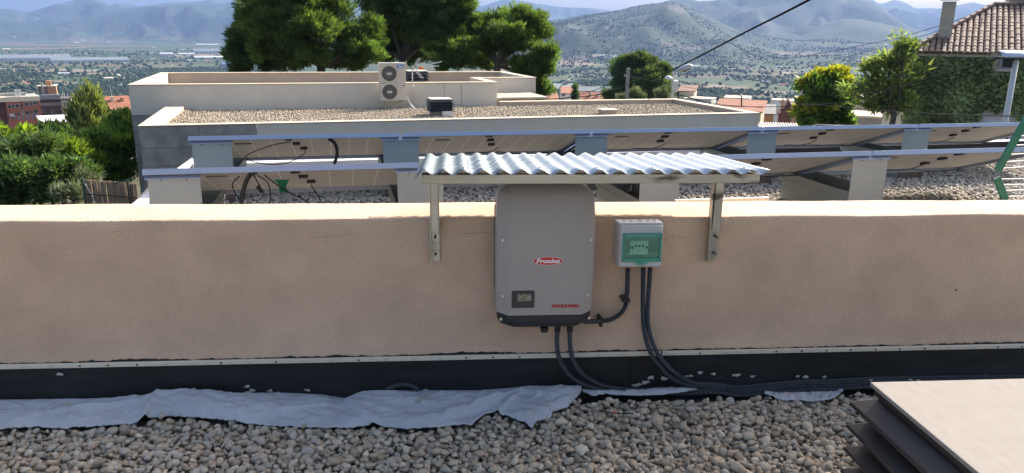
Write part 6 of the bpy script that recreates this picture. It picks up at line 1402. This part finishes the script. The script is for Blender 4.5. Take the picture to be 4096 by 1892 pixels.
    # verge tiles along the left hip seen from outside are the hip tiles above; chimney of block courses
    def cpt(u, v, yy): d = ray(u, v); n_ = np.array([-math.sin(math.radians(ang)), math.cos(math.radians(ang)), 0]); P0 = np.array(fr(0, yy, 0)); return CAM + d * ((n_ @ (P0 - CAM)) / (n_ @ d))
    def lx(Q): q = Q - P; return q[0] * math.cos(math.radians(ang)) + q[1] * math.sin(math.radians(ang)), q[2]
    yy = .95; x0, zb = lx(cpt(3748, 165, yy)); x1, _ = lx(cpt(3802, 165, yy)); zt = lx(cpt(3790, 6, yy))[1]
    ch = t; nC = 8; hC = (zt - zb + .25) / nC
    block = mat('chimney_block', (.50, .44, .36), .9, col2=(.44, .38, .31), nscale=3, island=('object', [(.9, .9, .9), (1.1, 1.08, 1.05)]))
    for k in range(nC):
        z0 = zb - .25 + k * hC; e = .004 * (k % 2)
        mb = MB(); mb.fbox(fr, x0 - e, x1 + e, yy - e, yy + .42 + e, z0 + .006, z0 + hC); build(mb, 'chimney_block', block, t, bevel=.008)
    hbox(t, fr, x0 + .01, x1 - .01, yy + .01, yy + .41, zb - .6, zt + .0, 'chimney_core', mat('mortar', (.2, .18, .16), .9))
    for z_ in (zt + .06, zt + .16, zt + .26): hbox(t, fr, x0 - .1, x1 + .1, yy - .1, yy + .52, z_, z_ + .025, 'chimney_cap', mat('cap_dark', (.10, .09, .085), .7))
    mb = MB(); mb.fbox(fr, x0 - .10, x1 + .08, yy - .08, yy + .5, zb - .26, zb - .04); build(mb, 'chimney_flashing', mat('flashing_mortar', (.42, .38, .33), .9), t, bevel=.03)
    # gable wall at the top right
    build(MB().prism([cpt(4012, 32, 4.5), cpt(4060, -20, 4.5), cpt(4300, -45, 4.5), cpt(4300, 40, 4.5)], (0, .3, 0)), 'dormer_wall', mat('dormer_tan', (.36, .30, .23), .9), t)
    # window
    x0, z1 = lx(cpt(4006, 224, 0)); x1, z0 = lx(cpt(4056, 276, 0))
    window(t, fr, x0, x1, -.10, z0, z1); hbox(t, fr, x0 - .12, x1 + .12, -.24, -.16, z0 - .1, z0 - .02, 'window_sill', cream)
    hbox(t, fr, x0 - .30, x0 - .07, -.13, -.02, z0 - .2, z1 + .15, 'window_reveal', cream)
    # ivy
    rgn = np.random.default_rng(6); n = 26000; X = rgn.uniform(.0, 9.0, n); Zz = rgn.uniform(-5.6, -.14, n)
    wv = X; zlow = np.interp(wv, [0, 1.6, 2.0, 2.4, 2.9, 5.2], [-9, -9, -2.55, -2.2, -2.05, -1.9]) + .12 * np.sin(wv * 9) + .08 * np.sin(wv * 23)
    xb = lx(cpt(3935, 440, 0))[0]; zlb = lx(cpt(3960, 438, 0))[1]
    zlow = np.where(X > xb - .3 + .25 * np.sin(Zz * 7), zlb + .10 * np.sin(X * 11) + .06 * np.sin(X * 29) + .25 * np.clip((xb + .2 - X) / .5, 0, 1) * 0, -9); zlow = np.where(X > lx(cpt(4075, 440, 0))[0], zlb - .35, zlow)
    k_ = (Zz > zlow) & ~((X > x0 - .25) & (X < x1 + .08) & (Zz > z0 - .12) & (Zz < z1 + .1)); X, Zz = X[k_], Zz[k_]; n = len(X)
    th = rgn.uniform(.02, .30, n) + .07 * np.sin(X * 3.1 + Zz * 1.7) + .05 * np.sin(X * 7.3 - Zz * 5.1)
    Pn = np.array([fr(a, -b, c) for a, b, c in zip(X, th, Zz)])
    o_ = rgn.normal(size=(n, 3)) * .55 + np.array([0, -.5, -.75]); o_ /= np.linalg.norm(o_, axis=1)[:, None]
    s_ = np.cross(o_, np.array([0, -1, .3]) + rgn.normal(size=(n, 3)) * .4); s_ /= np.linalg.norm(s_, axis=1)[:, None]
    sz = rgn.uniform(.10, .20, n)[:, None]
    V = np.stack([Pn, Pn + o_ * sz * .45 + s_ * sz * .5, Pn + o_ * sz, Pn + o_ * sz * .45 - s_ * sz * .5], 1).reshape(-1, 3)
    o = build_np(V, np.arange(len(V)).reshape(-1, 4), 4, 'ivy', ivy_leaf, label='dense green ivy covering the wall under the tiled roof', cat='ivy')
    ca = o.data.color_attributes.new('tint', 'FLOAT_COLOR', 'POINT'); tt = 1 + .28 * np.sin(X * 2.3 + 1.3 * np.sin(Zz * 1.9)) * np.sin(Zz * 2.1 + X) + rgn.normal(0, .12, n); a = np.ones((4 * n, 4), np.float32); a[:, :3] = np.repeat(np.clip(tt, .45, 1.6), 4)[:, None]; ca.data.foreach_set('color', a.ravel())
ivy_house()

# ================================================================== LAMPS, POLES, WIRES
def street_lamp(label, base, top, hu, side, D, r=.05, m=lamp_grey, size=1.):
    T = onr(*top, D); B_ = onr(*base, D); B_[:2] = T[:2]; B_[2] = min(B_[2], ground_z(T[0], T[1]))
    t = thing('street_lamp', label, 'street lamp', B_); build(MB().tube([B_, T], [r * 1.3, r], 8), 'pole', m, t)
    H_ = onr(*hu, D); a = T; b = H_; build(MB().tube([a, a * .5 + b * .5 + np.array([0, 0, .05]), b], r * .7, 6), 'arm', lamp_grey, t)
    d = (b - a) / np.linalg.norm(b - a); c = b
    mb = MB(); 
    for q, rr in ((-.45, .5), (0, 1.), (.5, .9), (.7, .4)): pass
    path = [c - d * .15 * size, c, c + d * .25 * size, c + d * .5 * size, c + d * .6 * size]; mb.tube(path, [.05 * size, .12 * size, .15 * size, .12 * size, .03], 8); build(mb, 'lamp_head', lamp_grey, t, smooth=True)
    mb = MB(); mb.tube([c + d * .12 * size - np.array([0, 0, .06 * size]), c + d * .45 * size - np.array([0, 0, .07 * size])], [.11 * size, .10 * size], 8); build(mb, 'lamp_glass', win_dark, t, smooth=True)
street_lamp('street lamp among the small houses left of the round pine', (2243, 402), (2240, 347), (2256, 336), 1, 110, .12, size=1.7)
street_lamp('street lamp on a pale pole in front of the white tower house', (2691, 400), (2694, 290), (2722, 279), 1, 75, .10, m=lamp_white, size=1.9)
T = onr(2660, 312, 40); t = thing('wall_floodlight', 'white-lit flat lamp head left of the street lamp pole', 'lamp', T); build(MB().tube([T, T + np.array([.15, 0, .02]), onr(2689, 318, 40)], [.05, .12, .07], 8), 'lamp_head', mat('white_enamel', (.8, .8, .8), .3), t, smooth=True)
build(MB().tube([onr(2688, 317, 40), onr(2694, 330, 40)], .03, 6), 'arm', lamp_grey, t)
# right lamp
def near_lamp():
    D = 24.; T = onr(4066, 235, D); B_ = onr(4006, 500, D); B_ = np.array([T[0], T[1], onr(4010, 520, D)[2] - 2])
    t = thing('street_lamp', 'white street lamp with rounded metal hood in front of the ivy wall', 'street lamp', B_)
    build(MB().tube([B_, T], [.085, .065], 12), 'pole', lamp_white, t, smooth=True)
    C_ = onr(4036, 222, D); ex = np.array([math.cos(-.2), math.sin(-.2), 0]); rows = []
    for k in range(13):
        a = PI * k / 12; rows.append([C_ + ex * (.31 * s) + np.array([0, -.24 * math.cos(a), .19 * math.sin(a) - .06]) * (1 - .25 * max(0, abs(s) - .6)) for s in np.linspace(-1, 1.05, 7)])
    o = build(MB().grid(rows), 'hood', mat('hood_metal', (.55, .58, .66), .3, .6), t, smooth=True); s = o.modifiers.new('th', 'SOLIDIFY'); s.thickness = .006
    build(MB().prism([C_ + ex * .31 + np.array([0, -.24 * math.cos(a), .18 * math.sin(a) - .06]) for a in np.linspace(0, PI, 10)], ex * .01), 'hood_end', MATS['hood_metal'], t)
    build(MB().box(C_[0] - .26, C_[0] + .26, C_[1] - .18, C_[1] + .18, C_[2] - .09, C_[2] - .04), 'lamp_tray', win_dark, t)
near_lamp()
p = gnd(2516, 40); Tp = onr(2513, 272, 40); t = thing('utility_pole', 'rectangular concrete utility pole in front of the round pine', 'utility pole', p)
mb = MB(); mb.box(Tp[0] - .085, Tp[0] + .085, Tp[1] - .07, Tp[1] + .07, p[2], Tp[2]); build(mb, 'pole', concrete, t, bevel=.01)
build(MB().tube([onr(2500, 303, 39.9), onr(2512, 303, 39.9)], .03, 6), 'bracket', lamp_grey, t); build(MB().tube([onr(2500, 298, 39.9), onr(2500, 306, 39.9)], .035, 6), 'insulator', lamp_white, t)
p = onr(2712, 398, 45); t = thing('steel_mast', 'short dark steel mast with crossbars where wires meet', 'mast', p); build(MB().tube([p, onr(2712, 366, 45)], .06, 6), 'mast', dark_metal, t)
for v in (373, 382): build(MB().tube([onr(2698, v, 45), onr(2718, v - 4, 45)], .03, 5), 'crossbar', dark_metal, t)
p = onr(2966, 424, 70); t = thing('lamp_post', 'thin dark lamp post with pale globe before the white box house', 'street lamp', p); build(MB().tube([p, onr(2966, 384, 70)], .06, 6), 'post', dark_metal, t); build(MB().tube([onr(2966, 384, 70), onr(2966, 381, 70), onr(2966, 378, 70)], [.05, .13, .04], 8), 'globe', lamp_white, t)
def wire(pts, r, label): build(MB().tube(catmull([onr(u, v, d) for u, v, d in pts], 8), r, 5), 'overhead_wire', wire_mat, label=label, cat='wire', group='overhead wires across the valley view')
wire([(1990, 402, 55), (2240, 394, 50), (2400, 377, 46), (2530, 345, 40), (2650, 298, 34), (2760, 245, 28), (2980, 130, 22), (3120, 60, 19), (3290, -28, 16)], .027, 'thickest black wire rising from the concrete pole to the top edge')
wire([(2514, 305, 40), (2700, 340, 50), (2900, 375, 50), (3100, 400, 40), (3250, 417, 30), (3500, 440, 22), (3800, 458, 16), (4000, 463, 13), (4160, 467, 12)], .009, 'dark wire running from the concrete pole down past the ivy wall')
wire([(2712, 378, 45), (2860, 418, 45), (3000, 427, 42), (3160, 425, 38), (3330, 412, 28), (3480, 375, 27), (3700, 318, 25), (3880, 270, 24), (4000, 231, 24)], .016, 'wire climbing across the ivy wall to the white street lamp')
wire([(3060, 252, 70), (3300, 210, 60), (3560, 158, 50), (3750, 105, 45), (3960, 35, 40)], .014, 'upper of two thin faint wires behind the chimney')
wire([(3180, 280, 70), (3400, 225, 60), (3560, 180, 50), (3750, 125, 45), (3960, 45, 40)], .014, 'lower of two thin faint wires behind the chimney')
wire([(2250, 395, 50), (2380, 360, 46), (2500, 304, 40)], .016, 'thin wire dropping left from the concrete pole bracket')
wire([(2712, 376, 45), (2800, 400, 50), (2900, 420, 60), (3050, 430, 60)], .02, 'sagging wire over the low pinkish house')

# ================================================================== VALLEY: sheds, farmhouses, trees
def vbox(u0, u1, v0, v1, D, name, label, cat, m, rm, ang=0., depth=None, group=None):
    Pa = onr(u0, v1, D); fr = frame((Pa[0], Pa[1], 0), math.radians(ang) - math.atan2(Pa[0], Pa[1])); w = (u1 - u0) * D / FPX; h = max(1.5, (v1 - v0) * D / FPX)
    z0 = ground_z(Pa[0], Pa[1]); zt = onr((u0 + u1) / 2, v0 + (v1 - v0) * .45, D)[2]; depth = depth or w * .5
    t = thing(name, label, cat, (Pa[0], Pa[1], z0), group=group); mb = MB(); mb.fbox(fr, 0, w, 0, depth, min(z0, zt) - 3, zt); build(mb, 'walls', m, t)
    mb = MB(); mb.add([fr(-.3, -.3, zt + .01), fr(w + .3, -.3, zt + .01), fr(w + .3, depth / 2, zt + h * .45), fr(-.3, depth / 2, zt + h * .45), fr(w + .3, depth + .3, zt), fr(-.3, depth + .3, zt)], [(0, 1, 2, 3), (3, 2, 4, 5), (0, 3, 5), (1, 4, 2)]); build(mb, 'roof', rm, t); return t
def dist_at(v, u):                                 # distance where the ray meets the valley floor
    d = ray(u, v); k = d / math.hypot(d[0], d[1])
    for r in np.exp(np.linspace(math.log(150), math.log(9000), 260)):
        q = CAM + k * r
        if q[2] <= ground_z(q[0], q[1]): return r
    return None
for a in ((-60, 190, 222, 246, 'long grey-blue factory shed at the far left of the valley', grey_roof), (205, 445, 232, 252, 'long factory hall with pale end wall in the left valley', shed_white), (640, 685, 210, 224, 'white industrial hall left of the pines', shed_white), (715, 770, 212, 222, 'low white hall in the industrial estate', shed_white), (780, 930, 225, 236, 'wide pale hall beside the pines', shed_white), (775, 905, 196, 216, 'large grey shed group beside the pines', grey_roof), (890, 935, 248, 268, 'blue-roofed shed beside the pine edge', mat('roof_blue', (.14, .22, .34), .7)), (785, 860, 176, 182, 'thin white far shed under the mountains', shed_white), (2400, 2590, 222, 240, 'flat grey warehouse behind the round pine', grey_roof), (2370, 2420, 218, 240, 'quarry-coloured works left of the round pine', cream), (2748, 2796, 262, 268, 'long low white greenhouse in the right valley', shed_white)):
    u0, u1, v0, v1, lab, m_ = a; D = dist_at(v1, (u0 + u1) / 2)
    if D: vbox(u0, u1, v0, v1, D, 'industrial_hall', lab, 'industrial hall', shed_white if m_ is grey_roof else m_, grey_roof if 'pale end' in lab else m_, 6, depth=60 if u1 - u0 > 100 else None)
USED = set(); rh = random.Random(12); HM = [house_white, cream, house_white, ochre]; HR = [terracotta, cream, shed_white, mat('roof_brown', (0, 0, 0)), shed_white]
spots = [(828, 248, 22), (730, 200, 14), (560, 243, 12), (470, 275, 14), (540, 286, 30), (250, 300, 34), (430, 318, 30), (150, 196, 24), (20, 200, 20), (110, 340, 26), (380, 285, 16), (225, 342, 20), (20, 210, 12), (130, 222, 12), (870, 232, 14), (615, 192, 14), (360, 200, 8), (650, 160, 20), (420, 168, 12), (60, 150, 14),
         (2205, 168, 18), (2330, 185, 16), (2400, 238, 24), (2486, 160, 10), (2350, 215, 14), (2890, 166, 10), (2820, 268, 16), (2715, 205, 12), (3250, 188, 10), (3075, 250, 20), (3190, 255, 16), (3110, 270, 22), (3230, 262, 16), (3130, 345, 32), (2900, 250, 22), (2980, 245, 14), (2960, 180, 14), (3010, 175, 16), (3430, 190, 14), (3510, 185, 12), (2640, 165, 12), (2850, 210, 16), (3330, 240, 14), (3460, 300, 22), (3400, 245, 12), (2930, 300, 26), (2990, 270, 20), (3060, 330, 24)]
for i in range(60): spots.append((rh.choice([rh.uniform(0, 890), rh.uniform(2260, 3640)]), rh.uniform(160, 330), rh.uniform(6, 18)))
for u, v, w in spots:
    D = dist_at(v, u)
    if not D: continue
    w = min(w, 34); m_ = rh.choice(HM); rm_ = rh.choice(HR); side = 'left' if u < 1500 else 'right'
    cn = {'house_white': 'white', 'cream_render': 'cream', 'ochre_render': 'ochre'}[m_.name.split('.')[0]]; rn = {'terracotta_roof': 'red', 'cream_render': 'cream', 'shed_white': 'pale', 'roof_brown': 'brown'}[rm_.name.split('.')[0]]
    where = next(b for a, b in ((110, 'above the red brick block'), (230, 'above the brown apartment block'), (330, 'above the poplar tip'), (470, 'above the small red roof'), (620, 'left of the white house corner'), (2000, 'just left of the tall pines'), (2440, 'left of the round pine'), (2600, 'above the round pine'), (2760, 'above the pale street lamp'), (2900, 'above the white box house'), (3060, 'above the long tiled roof'), (3220, 'left of the yellow-green tree'), (3400, 'above the yellow-green tree'), (9999, 'left of the ash tree')) if u < a)
    far = 'tiny far' if v < 180 else ('small mid-distance' if v < 232 else ('nearer' if v < 290 else 'nearest'))
    lab = '%s %s farmhouse with %s roof, %s' % (far, cn, rn, where)
    if lab in USED: continue
    USED.add(lab)
    vbox(u - w / 2, u + w / 2, v - max(2.5, w * .30), v, D, 'farmhouse', lab, 'farmhouse', m_, rm_, rh.uniform(-15, 15), group='farmhouses scattered over the %s valley' % side)
# road curve in the left valley
pr = [onz(u, v, 0) for u, v in ((470, 350), (488, 335), (496, 320), (492, 308), (478, 300))]
pts = []
for u, v in ((462, 352), (482, 340), (494, 325), (496, 314), (488, 306), (476, 302), (470, 298)):
    D = dist_at(v, u); pts.append(onr(u, v, D - 1))
path = catmull(pts, 6); rows = [[], []]
for i, q in enumerate(path):
    d = path[min(i + 1, len(path) - 1)] - path[max(i - 1, 0)]; n_ = np.array([-d[1], d[0], 0]); n_ /= np.linalg.norm(n_) + 1e-9
    for s, r_ in ((-1, rows[0]), (1, rows[1])): e = q + n_ * s * 3.5; r_.append((e[0], e[1], ground_z(e[0], e[1]) + .6))
build(MB().grid(rows), 'country_road', mat('road_pale', (.42, .38, .32), .9), kind='structure', label='pale curving country road among the olive groves')
# trees of the valley: rows of olives and loose copses
def valley_trees():
    rg = np.random.default_rng(21); P = []; S = []
    na = 1100
    ar = np.exp(rg.uniform(math.log(430), math.log(4200), na)); aa = np.where(rg.random(na) < .5, rg.uniform(-.62, -.24, na), rg.uniform(.0, .62, na))
    for r, a in zip(ar, aa):
        cx, cy = r * math.sin(a), r * math.cos(a); kind = rg.random(); R = r * rg.uniform(.03, .07)
        if kind < .42 and r < 2300:                # grove
            th = rg.uniform(0, PI); st = rg.uniform(7, 10); n = int(min(R, 90) / st)
            g_ = np.arange(-n, n + 1) * st; gx, gy = np.meshgrid(g_, g_); gx = gx.ravel() + rg.normal(0, .6, gx.size); gy = gy.ravel() * .8 + rg.normal(0, .6, gx.size)
            x = cx + gx * math.cos(th) - gy * math.sin(th); y = cy + gx * math.sin(th) + gy * math.cos(th); s = rg.uniform(1.5, 2.5, len(x))
        elif kind < .80:                           # copse, elongated across the view
            n = int(rg.uniform(8, 45)); x = cx + rg.normal(0, R * .8, n); y = cy + rg.normal(0, R * .22, n); s = rg.uniform(2.2, 5.0, n)
        else:                                      # hedge line
            n = int(rg.uniform(6, 22)); k = np.arange(n); th = rg.uniform(-.4, .4) - a; x = cx + k * 7 * math.cos(th); y = cy + k * 7 * math.sin(th) + rg.normal(0, 1, n); s = rg.uniform(2.2, 4.2, n)
        P.append(np.stack([x, y], 1)); S.append(s)
    P = np.concatenate(P); S = np.concatenate(S); a = np.arctan2(P[:, 0], P[:, 1]); ok = (np.abs(a) < .68); P = P[ok]; S = S[ok]
    if len(P) > 26000: k = rg.choice(len(P), 26000, replace=False); P, S = P[k], S[k]
    Z = np.array([ground_z(x, y) for x, y in P]); C3 = np.stack([P[:, 0], P[:, 1], Z + S * .7], 1)
    v, f = ICO1; shapes = [v * (1 + .22 * rg.normal(size=(len(v), 1))) * np.array([1.15, 1.15, .95]) for _ in range(16)]
    V, F, _, _ = scatter_stones(C3, S, shapes, f, rg, .1)
    build_np(V, F, 3, 'valley_trees', valley_leaf, kind='stuff', label='mass of olive trees and copses over the valley floor')
    # pines dotted over the near right hill
    n = 26000; a = rg.uniform(.0, .66, n); r = rg.uniform(2700, 4600, n); x, y = r * np.sin(a), r * np.cos(a)
    kk = np.array([fbm(p / 260, q / 260, 3.) + rg.uniform(-.35, .35) > .02 for p, q in zip(x, y)]); x, y = x[kk], y[kk]; n = len(x); Z = np.array([ground_z(p, q) for p, q in zip(x, y)])
    S = rg.uniform(1.2, 3.4, n); V, F, _, _ = scatter_stones(np.stack([x, y, Z + S * .6], 1), S, shapes, f, rg, .1)
    build_np(V, F, 3, 'hill_pines', mat('hill_pine_leaf', (1, 1, 1), .9, island=('island', [(.022, .036, .022), (.03, .046, .028), (.042, .058, .034)]), spec=.1), kind='stuff', label='scattered pines dotting the near right hill')
valley_trees()
